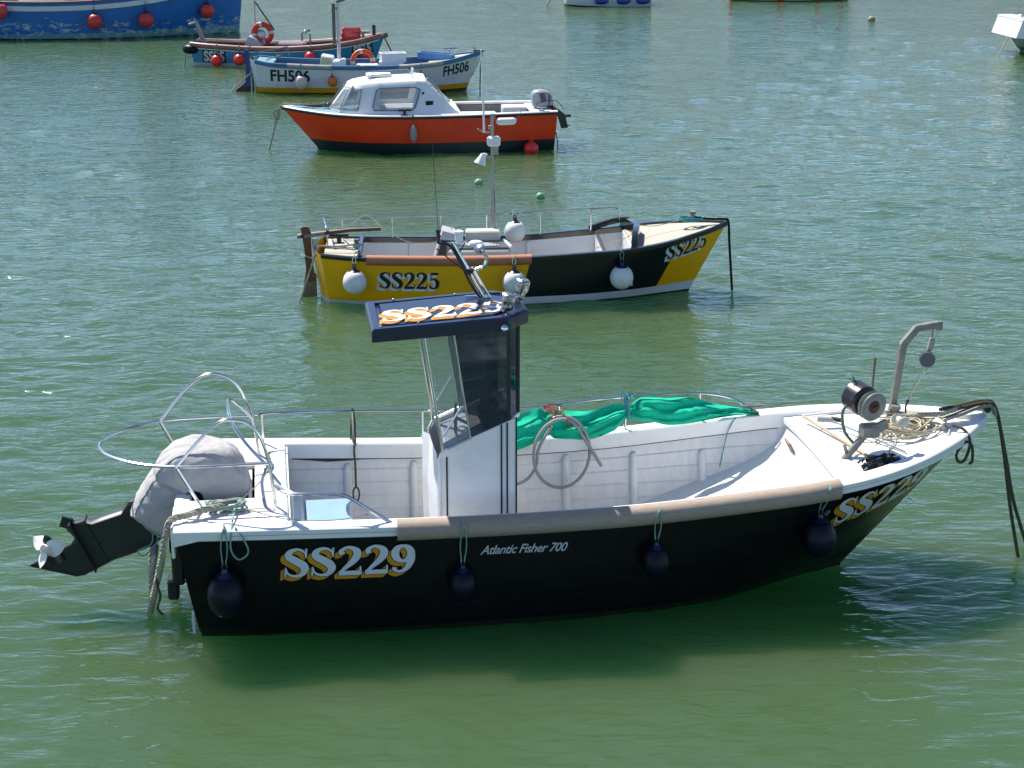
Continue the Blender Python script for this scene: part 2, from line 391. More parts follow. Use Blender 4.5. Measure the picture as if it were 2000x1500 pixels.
def serif_sign(text, fn, size, parent, mats, cnd=1.0, sh=(-.13, -.13), name='registration_number', outline=0.022, italic=0.0, flip=False):
    mb = MB(); mb.mat(0); nsh = 9
    for k in range(nsh):
        t = (k + 1) / nsh; ribbons(mb, text, fn, size, cnd, dx=sh[0] * t, dy=sh[1] * t, off=.0025 + (nsh - k) * .0004, step=.00002, italic=italic)
    if outline: mb.mat(1); ribbons(mb, text, fn, size, cnd, grow=outline, off=.0068, step=.00006, italic=italic)
    mb.mat(2); ribbons(mb, text, fn, size, cnd, off=.0088, step=.00006, italic=italic)
    return mb.build(name, mats, parent, smooth=False)
def font_sign(text, fn, size, parent, mat, name='registration_number', bold=0.0, shear=0.0, sx=1.0, off=.004, track=1.0, plate=None, platemat=None):
    cu = bpy.data.curves.new('lettering_curve', 'FONT'); cu.body = text; cu.size = size; cu.offset = bold; cu.shear = shear; cu.space_character = track; cu.resolution_u = 3
    to = bpy.data.objects.new('lettering_curve', cu); S.collection.objects.link(to)
    dg = bpy.context.evaluated_depsgraph_get(); me = bpy.data.meshes.new_from_object(to.evaluated_get(dg)); bpy.data.objects.remove(to)
    import bmesh as _b
    bm = _b.new(); bm.from_mesh(me); _b.ops.triangulate(bm, faces=bm.faces)
    mb = MB(); mb.add([fn(v.co.x * sx, v.co.y, off) for v in bm.verts], [tuple(v.index for v in f.verts) for f in bm.faces]); bm.free()
    wd = max(v.co.x for v in me.vertices) * sx; bpy.data.meshes.remove(me)
    mats = [mat]
    if plate:
        mb.mat(1); p = plate; mb.grid([[fn(-p + (wd + 2 * p) * i / 8, -p * .8 + (size * .72 + p * 1.6) * j / 4, off - .003) for j in range(5)] for i in range(9)]); mats.append(platemat)
    return mb.build(name, mats, parent, smooth=False)
def on_hull(h, x0, z0, side=-1, slope=0.0, rev=1):
    """text baseline starts at (x0,z0) on the hull side and rises by slope"""
    def fn(u, v, off):
        x = x0 + rev * u * math.cos(math.atan(slope)); z = z0 + u * slope + v
        n, y = h.nrm(x, z); off = off + h.decal; return (x + n.x * off, side * (y + n.y * off), z + n.z * off)
    return fn

# ------------------------------------------------------------------ small makers
def twisted(mb, pts, r, strands=3, pitch=None, n=6, seg=None):
    """laid rope: strands wound round a path"""
    P = [Vector(p) for p in pts]; D = [0]
    for a, b in zip(P, P[1:]): D.append(D[-1] + (b - a).length)
    L = D[-1]; pitch = pitch or r * 5; k = max(8, int(L / (pitch / 7))); k = min(k, 420)
    A = np.array([tuple(p) for p in P]); T = np.linspace(0, L, k)
    Q = np.stack([np.interp(T, D, A[:, i]) for i in range(3)], 1)
    tang = np.gradient(Q, axis=0)
    for s_ in range(strands):
        pp = []
        for i in range(k):
            t = Vector(tang[i]).normalized(); u = t.cross(Vector((0.13, 0.2, 1))).normalized() if abs(t.z) < .97 else t.cross(Vector((1, 0, 0))).normalized(); w = t.cross(u)
            a = 2 * PI * (T[i] / pitch + s_ / strands); pp.append(Vector(Q[i]) + (u * math.cos(a) + w * math.sin(a)) * r * 0.52)
        mb.tube(pp, r * 0.56, n)
    return mb
def sag(a, b, d, n=14):
    a = np.array(a, float); b = np.array(b, float)
    return [a + (b - a) * t - np.array([0, 0, d]) * 4 * t * (1 - t) for t in np.linspace(0, 1, n)]
def rope(name, pts, r, m, fr, label, group=None, twist=False, smooth=4, cat='rope', parent=None):
    mb = MB(); pp = cr(pts, smooth) if len(pts) > 2 else cr(pts, 6)
    if twist: twisted(mb, pp, r)
    else: mb.tube(pp, r, 6)
    o = mb.build(name, m, parent, frame=fr if parent is None else None)
    if parent is None: tag(o, label, cat, group)
    return o
def fender(fr, pos, r, ballm, ropem, tie, label, group, neck=None, sc=1.12, cat='fender'):
    """pear fender: ball, neck with eye, hanging rope up to tie (boat coordinates)"""
    M = fr[0]; o = empty('fender', M @ Vector(pos), fr[1], label, cat, group)
    neck = neck or ballm; mb = MB(); prof = []
    for i in range(17):
        a = -PI / 2 + PI * i / 16; h = math.sin(a) * r * sc; q = math.cos(a) * r
        if h > 0: h = h * 1.08
        prof.append((h, q + 1e-4))
    mb.lathe2((0, 0, 0), [p for p in prof if p[0] < r * .97 * sc], 22)
    mb.build('ball', ballm, o, ang=60)
    nb = MB(); nb.lathe2((0, 0, 0), [(r * .90 * sc, r * .50), (r * .99 * sc, r * .36), (r * (sc + .06), r * .22), (r * (sc + .16), r * .17), (r * (sc + .32), r * .16), (r * (sc + .35), r * .08)], 16)
    nb.tube([(math.cos(a) * r * .13, 0, r * (sc + .42) + math.sin(a) * r * .13) for a in np.linspace(0, 2 * PI, 11)[:-1]], r * .055, 6, close=True)
    nb.build('neck', neck, o, ang=50)
    t = np.array(tie, float) - np.array(pos, float)
    top = np.array([0, 0, r * (sc + .52)])
    rb = MB()
    for dx in (-.012, .012): rb.tube(cr([top + [dx, 0, 0], (top + t) / 2 + [dx * 2.2, -.004, 0], t + [dx * .4, 0, 0]], 4), .0055 if r < .3 else .008, 6)
    rb.tube(cr([t + [0, 0, 0], t + [0, .05, .02], t + [0, .11, -.01]], 4), .007, 6)
    rb.ball(tuple(t + [0, 0, -.02]), .016, 8, 6, (1, 1, 1.6))
    rb.build('rope', ropem, o)
    return o
def cleat(parent, p, m, s=1.0, name='cleat', rz=0.0):
    mb = MB(); x, y, z = p
    mb.cyl((x, y, z), (x, y, z + .075 * s), .022 * s, n=10); mb.cyl((x - .09 * s * math.cos(rz), y - .09 * s * math.sin(rz), z + .075 * s), (x + .09 * s * math.cos(rz), y + .09 * s * math.sin(rz), z + .075 * s), .016 * s, n=8)
    mb.box((x, y, z + .004), (.1 * s, .06 * s, .01))
    return mb.build(name, m, parent)
def bollard(parent, p, m, s=1.0, name='bollard'):
    mb = MB(); x, y, z = p
    mb.cyl((x, y, z), (x, y, z + .12 * s), .03 * s, n=12); mb.cyl((x, y, z + .12 * s), (x, y, z + .15 * s), .042 * s, n=12); mb.cyl((x - .08 * s, y, z + .07 * s), (x + .08 * s, y, z + .07 * s), .012 * s, n=8)
    return mb.build(name, m, parent)
def ring_buoy(mb, c, r, rt, ax='y', n=40, m=12):
    """lifebuoy; alternating material 0 body and 1 bands"""
    for i in range(n):
        a0, a1 = 2 * PI * i / n, 2 * PI * (i + 1) / n; mb.mat(1 if (i % (n // 4)) in (0, 1) else 0); rows = []
        for a in (a0, a1):
            q = []
            for k in range(m + 1):
                b = 2 * PI * k / m; rad = r + rt * math.cos(b); h = rt * .8 * math.sin(b)
                q.append((c[0] + rad * math.cos(a), c[1] + h, c[2] + rad * math.sin(a)) if ax == 'y' else (c[0] + rad * math.cos(a), c[1] + rad * math.sin(a), c[2] + h))
            rows.append(q)
        mb.grid(rows)
    mb.mat(0); return mb
def fish_crate(mb, c, d, rz=0, slots=True, th=.018):
    """open crate with rim, ribs and handle slots"""
    x, y, z = c; L, Wd, H = d; M = Matrix.Rotation(rz, 3, 'Z'); C = Vector(c)
    def bx(p, q): mb.box(tuple(C + M @ Vector(p)), q, rz)
    bx((0, 0, th / 2), (L, Wd, th))
    for sg in (-1, 1):
        if slots:
            nr = 5
            for k in range(nr): zz = H * (k + .5) / nr; bx((0, sg * (Wd / 2), zz), (L, th, H / nr * .62)); bx((sg * (L / 2), 0, zz), (th, Wd, H / nr * .62))
            for k in range(6): bx((-L / 2 + L * (k + .5) / 6, sg * Wd / 2, H / 2), (L * .035, th * 1.3, H)); bx((sg * L / 2, -Wd / 2 + Wd * (k + .5) / 6, H / 2), (th * 1.3, Wd * .05, H))
        else:
            bx((0, sg * Wd / 2, H / 2), (L, th, H)); bx((sg * L / 2, 0, H / 2), (th, Wd, H))
            for k in range(4): bx((-L / 2 + L * (k + .5) / 4, sg * (Wd / 2 + .006), H / 2), (L * .02, th, H))
        bx((0, sg * (Wd / 2 + .005), H), (L + .05, th * 1.9, .03)); bx((sg * (L / 2 + .005), 0, H), (th * 1.9, Wd - .03, .026))
    return mb

# ================================================================== THE WATER
def make_water():
    y = np.concatenate([-60 + np.arange(0, 8) * 8.0, np.geomspace(7.0, 95.0, 820) , np.geomspace(98, 1500, 40)])
    y[:8] = [-300, -120, -50, -20, -8, 0, 3.5, 5.5]
    u = np.linspace(-1, 1, 640); ue = np.array([1.12, 1.4, 2, 3.2, 6, 12, 25.]); U = np.concatenate([-ue[::-1], u, ue])
    half = np.where(y < 7, 4.6, 4.6 + (y - 7) * 0.335)
    X = U[None, :] * half[:, None]; Y = np.repeat(y[:, None], len(U), 1)
    Zw = np.zeros_like(X)
    dy = np.gradient(y); cell = np.maximum(dy, 2 * half / 640)[:, None]
    r = np.random.default_rng(5)
    nw = 110
    lam = np.geomspace(0.16, 5.2, nw) * r.uniform(.92, 1.08, nw); th = R(62) + r.normal(0, R(38), nw); ph = r.uniform(0, 2 * PI, nw)
    # slow warps break up any regular pattern
    wx = X + .35 * np.sin(.61 * Y + 1.3) + .25 * np.sin(.37 * X + .9 * Y) + .1 * np.sin(2.3 * X - 1.1 * Y + 2); wy = Y + .30 * np.sin(.53 * X + .4) + .22 * np.sin(.83 * X - .47 * Y) + .08 * np.sin(2.7 * Y + 1.7 * X)
    gust = .78 + .22 * np.sin(.23 * X + .4) * np.sin(.19 * Y + 1.1) + .16 * np.sin(.07 * Y - .11 * X)
    # the lee of the near boat lies calmer, and shelter grows towards the quay
    lee = np.clip((Y - 8) / 9, .0, 1); gust = gust * (.74 + .26 * lee)
    for L, t, p in zip(lam, th, ph):
        k = 2 * PI / L; amp = 0.0020 * L ** 0.85 * (1.0 if L < .9 else (.9 / L) ** .75)
        cut = np.clip((L / (cell * 3.2) - 1), 0, 1)
        if cut.max() <= 0: continue
        a = k * (wx * math.cos(t) + wy * math.sin(t)) + p
        Zw += amp * gust * cut * (np.sin(a) + .22 * np.cos(2 * a))
    n, m = X.shape
    co = np.stack([X, Y, Zw], -1).reshape(-1, 3)
    i = np.arange(n - 1)[:, None] * m + np.arange(m - 1)[None, :]
    F = np.stack([i, i + 1, i + m + 1, i + m], -1).reshape(-1)
    me = bpy.data.meshes.new('water'); me.vertices.add(len(co)); me.vertices.foreach_set('co', co.ravel())
    nf = len(F) // 4; me.loops.add(len(F)); me.loops.foreach_set('vertex_index', F); me.polygons.add(nf)
    me.polygons.foreach_set('loop_start', np.arange(nf) * 4); me.polygons.foreach_set('use_smooth', np.ones(nf, bool)); me.update(); me.validate()
    mt, t, b = _base('harbour water')
    tc = N(t, 'ShaderNodeTexCoord'); sep = N(t, 'ShaderNodeSeparateXYZ'); t.links.new(tc.outputs['Object'], sep.inputs[0])
    # silt clouds: slow colour drift between green and olive
    n1 = N(t, 'ShaderNodeTexNoise'); n1.inputs['Scale'].default_value = .22; n1.inputs['Detail'].default_value = 4; t.links.new(tc.outputs['Object'], n1.inputs['Vector'])
    c = mixc(t, n1.outputs[0], WATER_A, WATER_B); t.links.new(c, b.inputs['Base Color'])
    b.inputs['Roughness'].default_value = 0.045; b.inputs['IOR'].default_value = 1.333; b.inputs['Specular IOR Level'].default_value = 0.44
    b.subsurface_method = 'BURLEY'
    b.inputs['Subsurface Weight'].default_value = 1.0; b.inputs['Subsurface Radius'].default_value = (.45, 1.0, .55); b.inputs['Subsurface Scale'].default_value = 2.5
    # ripples finer than the mesh, stretched along the crests
    mp = N(t, 'ShaderNodeMapping'); mp.inputs['Scale'].default_value = (.62, 1.5, 1); mp.inputs['Rotation'].default_value = (0, 0, R(-14)); t.links.new(tc.outputs['Object'], mp.inputs[0])
    na = N(t, 'ShaderNodeTexNoise'); na.inputs['Scale'].default_value = 3.6; na.inputs['Detail'].default_value = 3.0; na.inputs['Roughness'].default_value = .5; na.inputs['Distortion'].default_value = .8
    nb = N(t, 'ShaderNodeTexNoise'); nb.inputs['Scale'].default_value = 9.0; nb.inputs['Detail'].default_value = 2.0; nb.inputs['Distortion'].default_value = .4
    t.links.new(mp.outputs[0], na.inputs['Vector']); t.links.new(mp.outputs[0], nb.inputs['Vector'])
    lee = N(t, 'ShaderNodeMapRange'); lee.inputs[1].default_value = 9; lee.inputs[2].default_value = 20; lee.inputs[3].default_value = .55; lee.inputs[4].default_value = 1.0; t.links.new(sep.outputs[1], lee.inputs[0])
    h = math_(t, 'MULTIPLY_ADD', nb.outputs[0], .25, na.outputs[0]); h = math_(t, 'MULTIPLY', h, lee.outputs[0])
    far = N(t, 'ShaderNodeMapRange'); far.inputs[1].default_value = 18; far.inputs[2].default_value = 70; far.inputs[3].default_value = 1.0; far.inputs[4].default_value = 2.0; t.links.new(sep.outputs[1], far.inputs[0])
    h = math_(t, 'MULTIPLY', h, far.outputs[0])
    bp = N(t, 'ShaderNodeBump'); bp.inputs['Strength'].default_value = 1.0; bp.inputs['Distance'].default_value = 0.034
    t.links.new(h, bp.inputs['Height']); t.links.new(bp.outputs[0], b.inputs['Normal'])
    me.materials.append(mt)
    o = bpy.data.objects.new('water', me); S.collection.objects.link(o); return tag(o, 'green choppy harbour water', kind='structure')
WATER_A, WATER_B = (0.041, 0.087, 0.033), (0.053, 0.094, 0.045)
make_water()

# unseen shore, added so the far water mirrors it instead of bright horizon sky
mb = MB(); rows = []
for j, (yy, zz) in enumerate(((108, -1), (110, 1.2), (114, 2.4), (122, 3.6), (135, 5), (160, 7.5), (220, 11), (300, 9), (420, -2))):
    rows.append([(x, yy + 5 * noise.noise(Vector((x * .03, yy * .01, 1))) , zz * (1 + .35 * noise.noise(Vector((x * .045, yy * .02, 5)))) if zz > 0 else zz) for x in np.linspace(-260, 260, 90)])
mb.grid(rows); tag(mb.build('added_shore', pmat('added shore ground', (.17, .165, .12), .9, var=.5, scale=.15, dirt=.6, dirtcol=(.22, .20, .17)), None, ang=60), 'unseen shore added to dim the sky mirrored in the far water', kind='structure')

# ================================================================== THE NEAR BLACK BOAT
FR = frame(-2.93, 14.35, 8)
boat = empty('fishing_boat', FR[0].translation, FR[1], 'large black-hulled fishing boat nearest the camera, marked SS229, with white interior and navy-roofed shelter', 'boat', 'moored boats')
H1 = Hull([(0, 1.12, 1.12, .17, .74), (1, 1.11, 1.085, 1.05, .84), (2, 1.08, 1.05, 2.0, .875), (3, 1.05, 1.035, 2.9, .875), (4, 1.05, 1.06, 3.8, .83), (5, 1.055, 1.135, 4.62, .68), (5.5, 1.045, 1.18, 5.03, .52), (6, .97, 1.23, 5.42, .32), (6.5, .77, 1.29, 5.75, .16), (7.0, .43, 1.355, 5.97, .06), (7.40, .03, 1.41, 6.09, .01)], p0=.42, p1=1.35)
hullblack = paint_mat('black hull paint', (0.0065, 0.0075, 0.008), [((0.014, 0.022, 0.012), [(0.008, 0, -1, .035)])], rough=.22, var=.35, spec=.16, chips=.33, chipcol=(.022, .023, .022))
H1.decal = .0135
H1.shell('hull', hullblack, boat, lap=.012, planks=9)
H1.gunwale('gunwale', white, boat, out=.045, inn=.13, th=.05, top=.012, corner=.09, lip=.15)
def rub(x, w, z): return [(w + .028, z - .05, 0), (w + .030, z - .085, 0), (w + .004, z - .10, 0), (w + .004, z - .045, 0)]
H1.loft('rubbing_strake', white, boat, rub, 0.02, None)
# transom capping and outer transom edge
mb = MB(); mb.box((.05, 0, 1.095), (.14, 2.1, .05), bev=.015); mb.box((-.012, .80, .98), (.03, .55, .26), bev=.01); mb.box((-.012, -.80, .98), (.03, .55, .26), bev=.01); mb.build('transom_cap', white, boat)
H1.loft('liner_joint_shadow', blackrub, boat, lambda x, w, z: [(w - .134, z - .136, 0), (w - .134, z - .142 - .028 * math.exp(-((x - 1.35) / .22) ** 2), 0), (w - .110, z - .142 - .028 * math.exp(-((x - 1.35) / .22) ** 2), 0), (w - .110, z - .136, 0)], 1.0, 5.7)  # black strip put in for the shadow in the joint gap under the lip
# inside
H1.inner('inner_liner', pmat('streaked liner', (0.80, 0.80, 0.79), .42, var=.10, scale=6, dirt=.20, dirtcol=(.45, .41, .34), stretch=(2.2, 1, .7)), boat, .28, t=.06, x0=.95, x1=5.80, steps=5, lapd=.010, ztop=.14, ends=False)
H1.flat('cockpit_floor', floor_m, boat, .9, 5.0, .285, t=.05)
for x in (1.52, 2.15, 3.62, 4.28, 4.95):
    for sg in (1, -1):
        mb = MB(); pts = []
        for z in (.86, .82, .7, .55, .4, .29): pts.append((x, sg * (H1.y_at(x, z) - .075), z))
        mb.tube(pts, [.02, .038, .042, .042, .042, .05], 10); mb.build('rib', liner, boat)
# moulding sweeping from the cockpit floor up to the fore deck
mb = MB(); rows = []
for x, z in cr([(5.80, 1.17), (5.755, 1.13), (5.70, 1.02), (5.60, .90), (5.42, .78), (5.15, .66), (4.85, .55), (4.55, .44), (4.2, .30)], 4):
    y = max(.02, H1.y_at(x, z) - .05); rows.append([(x + .05 * k * k, y * k, z + .02 * k * k) for k in np.linspace(-1, 1, 13)])
mb.grid(rows); mb.build('bow_moulding', white, boat, ang=70)
mb = MB(); mb.box((5.68, .42, 1.03), (.02, .17, .14), ry=R(-28)); mb.ball((5.665, .42, 1.04), .012, 8, 6); mb.build('locker_hatch', pmat('brown hatch', (.24, .13, .09), .5), boat)
# fore deck: slightly sunk inside the gunwale
H1.flat('fore_deck', white, boat, 5.74, 7.33, -.035, t=.10, camber=.03, rel=True, th=.05)
mb = MB(); mb.tube(cr([(5.9, .80, 1.205), (6.3, .74, 1.25), (6.6, .58, 1.30)], 6), .012, 6); mb.build('deck_moulding', liner, boat)
# after deck with motor well
mb = MB(); mb.box((.49, -.74, 1.085), (.90, .64, .05), bev=.012); mb.box((.49, .74, 1.085), (.90, .64, .05), bev=.012); mb.box((.80, 0, 1.085), (.28, .84, .05), bev=.012); mb.build('after_deck', white, boat)
mb = MB()
for y in (-.62, .62): mb.box((.55, y, 1.113), (.56, .30, .006))
mb.box((.82, 0, 1.113), (.16, .6, .006)); mb.build('grip_panel', nonslip, boat)
mb = MB(); mb.box((.945, 0, .68), (.03, 1.9, .80)); mb.box((.62, 0, .72), (.03, .84, .70)); mb.box((.33, .42, .72), (.6, .03, .70)); mb.box((.33, -.42, .72), (.6, .03, .70)); mb.box((.33, 0, .40), (.6, .84, .03)); mb.build('motor_well', white, boat)
mb = MB(); mb.box((1.02, .25, .52), (.12, .9, .46), bev=.02); mb.build('step', white, boat)
# half-pipe guard over the near gunwale
def guard(x, w, z):
    r = .098; cy, cz = w - .005, z - .045; o = []
    for k in range(15):
        a = R(-118 + 246 * k / 14); o.append((cy + r * math.cos(a), cz + r * .92 * math.sin(a), 0))
    for k in range(14, -1, -1):
        a = R(-118 + 246 * k / 14); o.append((cy + (r - .008) * math.cos(a), cz + (r - .008) * .92 * math.sin(a), 0))
    return o
H1.loft('gunwale_guard', tan_tube, boat, guard, 1.83, 5.68, sides=(-1,))
# registration numbers and model name
serif_sign('SS229', on_hull(H1, .885, .632, -1, -.018), .277, boat, [letter_orange, letter_black, letter_white], cnd=1.22)
serif_sign('SS229', on_hull(H1, 5.72, .72, -1, .14), .30, boat, [letter_orange, letter_black, letter_white], cnd=1.02, italic=-.02)
font_sign('Atlantic Fisher 700', on_hull(H1, 2.54, .735, -1, -.02), .118, boat, pmat('letter silver', (.5, .52, .52), .4), shear=.42, sx=.89, bold=.0015, name='model_name', track=.93)
# stainless rails ----------------------------------------------------
def rail(name, paths, r=.0135, m=steel, parent=None, n=8):
    mb = MB()
    for p, k in paths: mb.tube(cr(p, k) if k else [np.array(q, float) for q in p], r, n)
    return mb.build(name, m, parent or boat)
o = rail('motor_guard_rail', [
    ([(.80, -.66, 1.50), (.5, -.66, 1.50), (.1, -.65, 1.50), (-.25, -.55, 1.50), (-.52, -.32, 1.50), (-.66, 0, 1.50), (-.52, .36, 1.50), (-.2, .60, 1.50), (.2, .66, 1.50), (.66, .66, 1.50)], 6),
    ([(.02, -.655, 1.50), (.25, -.66, 1.76), (.40, -.66, 1.885), (.52, -.66, 1.90), (.64, -.66, 1.86), (.74, -.66, 1.72), (.80, -.66, 1.48), (.84, -.66, 1.12)], 6),
    ([(-.17, .61, 1.50), (.06, .61, 1.78), (.22, .62, 1.90), (.36, .62, 1.92), (.50, .63, 1.84), (.60, .64, 1.66), (.66, .66, 1.46), (.70, .66, 1.12)], 6),
    ([(.03, -.65, 1.49), (.22, -.64, 1.12)], 0), ([(-.17, .61, 1.49), (0.0, .63, 1.12)], 0),
    ([(.80, -.66, 1.46), (.62, -.50, 1.62), (.50, -.30, 1.75), (.46, 0, 1.79), (.46, .35, 1.76), (.54, .55, 1.64), (.66, .66, 1.46)], 6),
    ([(.82, -.66, 1.40), (.90, -.86, 1.36), (1.0, -1.02, 1.345)], 4)])
rail('side_rail', [([(.84, -.80, 1.35), (.95, -1.0, 1.35), (1.30, -1.05, 1.345), (1.44, -1.05, 1.31), (1.62, -1.05, 1.18), (1.80, -1.045, 1.055)], 6), ([(.97, -1.0, 1.35), (.97, -1.03, 1.09)], 0)], .015)
far = [(.66, .66, 1.44), (.74, .94, 1.42), (1.6, 1.0, 1.39), (2.3, 1.0, 1.36), (3.1, .985, 1.345), (3.9, .985, 1.40), (4.6, .99, 1.425), (5.0, .99, 1.41), (5.28, .985, 1.34), (5.52, .98, 1.19)]
rail('far_rail', [(far, 5)] + [([(x, 1.0, H1.Z(x) + .01), (x, .99, z)], 0) for x, z in ((.74, 1.42), (1.58, 1.39), (2.24, 1.36), (3.55, 1.37), (4.2, 1.41), (4.93, 1.41))], .0135)
# shelter / console ---------------------------------------------------
XA, XF, YW = 2.27, 2.94, .43
side = [(XA, .285), (XA, 1.40), (XA + .03, 1.45), (XA + .06, 1.475), (XF, 1.735), (XF, .285)]
for sg in (-1, 1):
    mb = MB(); mb.prism(side, sg * YW, sg * (YW - .03)); mb.build('console_side', white, boat)
mb = MB(); mb.box((XF - .015, 0, 1.0), (.03, 2 * YW - .06, 1.43)); mb.build('console_front', white, boat)
mb = MB(); rows = []
for z in np.linspace(.285, 1.43, 12):
    b = .035 * math.sin(PI * (z - .28) / 1.3); rows.append([(XA - .03 - b * math.cos(y / YW * PI / 2) - .05 * (y / YW > .3), y, z) for y in np.linspace(-YW + .005, YW - .005, 12)])
mb.grid(rows); mb.build('console_back', liner, boat, ang=60)
for sg in (-1, 1): mb = MB(); mb.tube([(XA - .012, sg * (YW + .004), .29), (XA - .012, sg * (YW + .004), 1.38), (XA + .015, sg * (YW + .004), 1.44), (XA + .06, sg * (YW + .004), 1.475)], .018, 8); mb.build('corner_moulding', white, boat)
mb = MB()
for x, a, b in ((XA + .055, .29, 1.40), (XF - .135, .29, 1.675), (XF - .085, .29, 1.69), (XF - .004, .285, 1.735)): mb.box((x, -YW - .004, (a + b) / 2), (.014, .008, b - a))
mb.build('black_trim', blackrub, boat)
mb = MB(); mb.add([(XA + .05, -YW + .03, 1.43), (XA + .05, YW - .03, 1.43), (XF - .02, YW - .03, 1.69), (XF - .02, -YW + .03, 1.69)], [(0, 1, 2, 3)])
mb.build('dashboard', pmat('dash grey', (.22, .23, .27), .4), boat)
mb = MB(); mb.box((2.72, -.12, 1.67), (.16, .22, .16), ry=R(-20), bev=.02); mb.box((2.78, .2, 1.68), (.14, .2, .13), ry=R(-20), bev=.02); mb.build('instrument', blackp, boat)
mb = MB(); mb.tube([(2.45 + .05 * math.cos(a) * .4, -.02 + .13 * math.cos(a), 1.62 + .13 * math.sin(a)) for a in np.linspace(0, 2 * PI, 21)[:-1]], .012, 6, close=True); mb.cyl((2.45, -.02, 1.62), (2.56, -.02, 1.56), .015); mb.build('steering_wheel', blackp, boat)
mb = MB(); mb.box((2.62, -.30, 1.60), (.11, .05, .03), ry=R(-20), bev=.008); mb.build('white_switch_panel', white, boat)
# glazing
tint = glass_mat('tinted glazing', (.008, .013, .036), .64, .03); clearp = glass_mat('clear plastic sheet', (.30, .33, .33), .26, .10, bump=.6)
for sg in (-1, 1):
    mb = MB(); mb.prism([(2.53, 1.565), (2.39, 2.54), (XF - .08, 2.57), (XF - .08, 1.69)], sg * (YW - .004), sg * (YW - .012)); mb.build('side_window', tint, boat)
for sg in (-1, 1):
    mb = MB(); mb.grid([[(XF - .06, sg * (YW - .008), 1.72), (XF + .035, sg * (YW - .15), 1.74)], [(XF - .06, sg * (YW - .008), 2.575), (XF + .035, sg * (YW - .15), 2.58)]]); mb.build('corner_pane', tint, boat)
mb = MB(); mb.box((XF + .037, 0, 2.16), (.006, 2 * YW - .30, .84)); mb.build('windscreen', tint, boat)
mb = MB(); mb.prism([(XF - .03, -YW + .004), (XF + .045, -YW + .14), (XF + .045, YW - .14), (XF - .03, YW - .004)], 1.70, 1.735, 'xy'); mb.build('screen_ledge', white, boat)
mb = MB()
for y in (-YW + .012, YW - .012): mb.box((XF - .07, y, 2.14), (.035, .02, .87))
for y in (-YW + .15, YW - .15, .05): mb.box((XF + .03, y, 2.16), (.03, .045, .84))
mb.build('window_post', blackp, boat)
mb = MB(); mb.prism([(2.32, 1.475), (2.17, 2.54), (2.40, 2.54), (2.53, 1.565)], -(YW - .002), -(YW - .006)); mb.build('clear_side_sheet', clearp, boat)
rows = [[(2.19 + .12 * (1 - t) + .02 * math.sin(9 * k) * (1 - t * .5), (YW - .03) * (.15 + .85 * k) - .0, 1.47 + 1.06 * t) for k in np.linspace(0, 1, 14)] for t in np.linspace(0, 1, 9)]
mb = MB(); mb.grid(rows); mb.build('clear_curtain', clearp, boat, ang=70)
for sg in (-1, 1):
    mb = MB(); mb.tube([(2.295, sg * (YW + .005), 1.44), (2.14, sg * (YW - .02), 2.53)], .0155, 8); mb.tube([(2.31, sg * (YW + .005), 1.47), (2.40, sg * (YW + .005), 1.505), (2.53, sg * (YW + .005), 1.565)], .011, 8)
    mb.tube([(2.275, sg * YW, 1.56), (2.46, sg * YW, 1.86)], .010, 8); mb.tube([(2.535, sg * (YW + .003), 1.56), (2.395, sg * (YW + .003), 2.53)], .009, 8)
    mb.build('shelter_frame', steel, boat)
mb = MB(); mb.tube(cr([(2.40, -.30, 2.52), (2.37, -.30, 2.44), (2.375, -.30, 2.36)], 4), .01, 6); mb.build('hand_hook', blackp, boat)
# jacket hanging inside
mb = MB(); mb.ball((2.78, .08, 2.02), .10, 12, 10, (.6, 1.0, 2.2)); mb.ball((2.78, .06, 2.22), .07, 12, 8, (.7, 1.2, .7)); mb.build('hanging_jacket', pmat('blue cloth', (.012, .022, .075), .9, var=.4, scale=14), boat)
# roof
rf = empty('roof', (0, 0, 0), 0, None, None); rf.parent = boat
RT = [(1.70, -.48), (2.86, -.48), (3.06, -.28), (3.06, .28), (2.86, .48), (1.70, .48)]
def rz(x): return 2.585 + (x - 1.7) * .055
mb = MB(); n = len(RT); prof = [(0, -.115), (.0, -.02), (.018, 0), (.075, .0), (.085, -.022), (.11, -.022), (.12, 0.0)]
cx = 2.38; rows = []
for ins, dz in prof:
    row = []
    for (x, y) in RT:
        kx = (abs(x - cx) - ins) / abs(x - cx); ky = (abs(y) - ins) / abs(y); row.append((cx + (x - cx) * kx, y * ky, rz(x) + dz))
    row.append(row[0]); rows.append(row)
mb.grid(rows); mb.add(rows[-1][:-1], [tuple(range(n))]); mb.add([(p[0], p[1], p[2]) for p in rows[0][:-1]], [tuple(range(n))]); mb.build('roof_shell', navy_roof, rf, ang=20)
def roof_fn(u, v, off): x = 1.81 + u; return (x, -.29 + v, rz(x) + off)
serif_sign('SS229', roof_fn, .36, rf, [letter_orange, letter_black, pmat('roof letter white', (.75, .77, .78), .3, var=.03)], cnd=.92, outline=0, sh=(-.10, -.16), name='roof_number')
for x, y in ((1.78, -.42), (2.1, -.40), (1.95, .43), (2.93, .20), (2.85, -.40), (2.5, .43)): mb = MB(); mb.ball((x, y, rz(x) + .004), .011, 8, 6); mb.build('bolt_head', steel, rf)
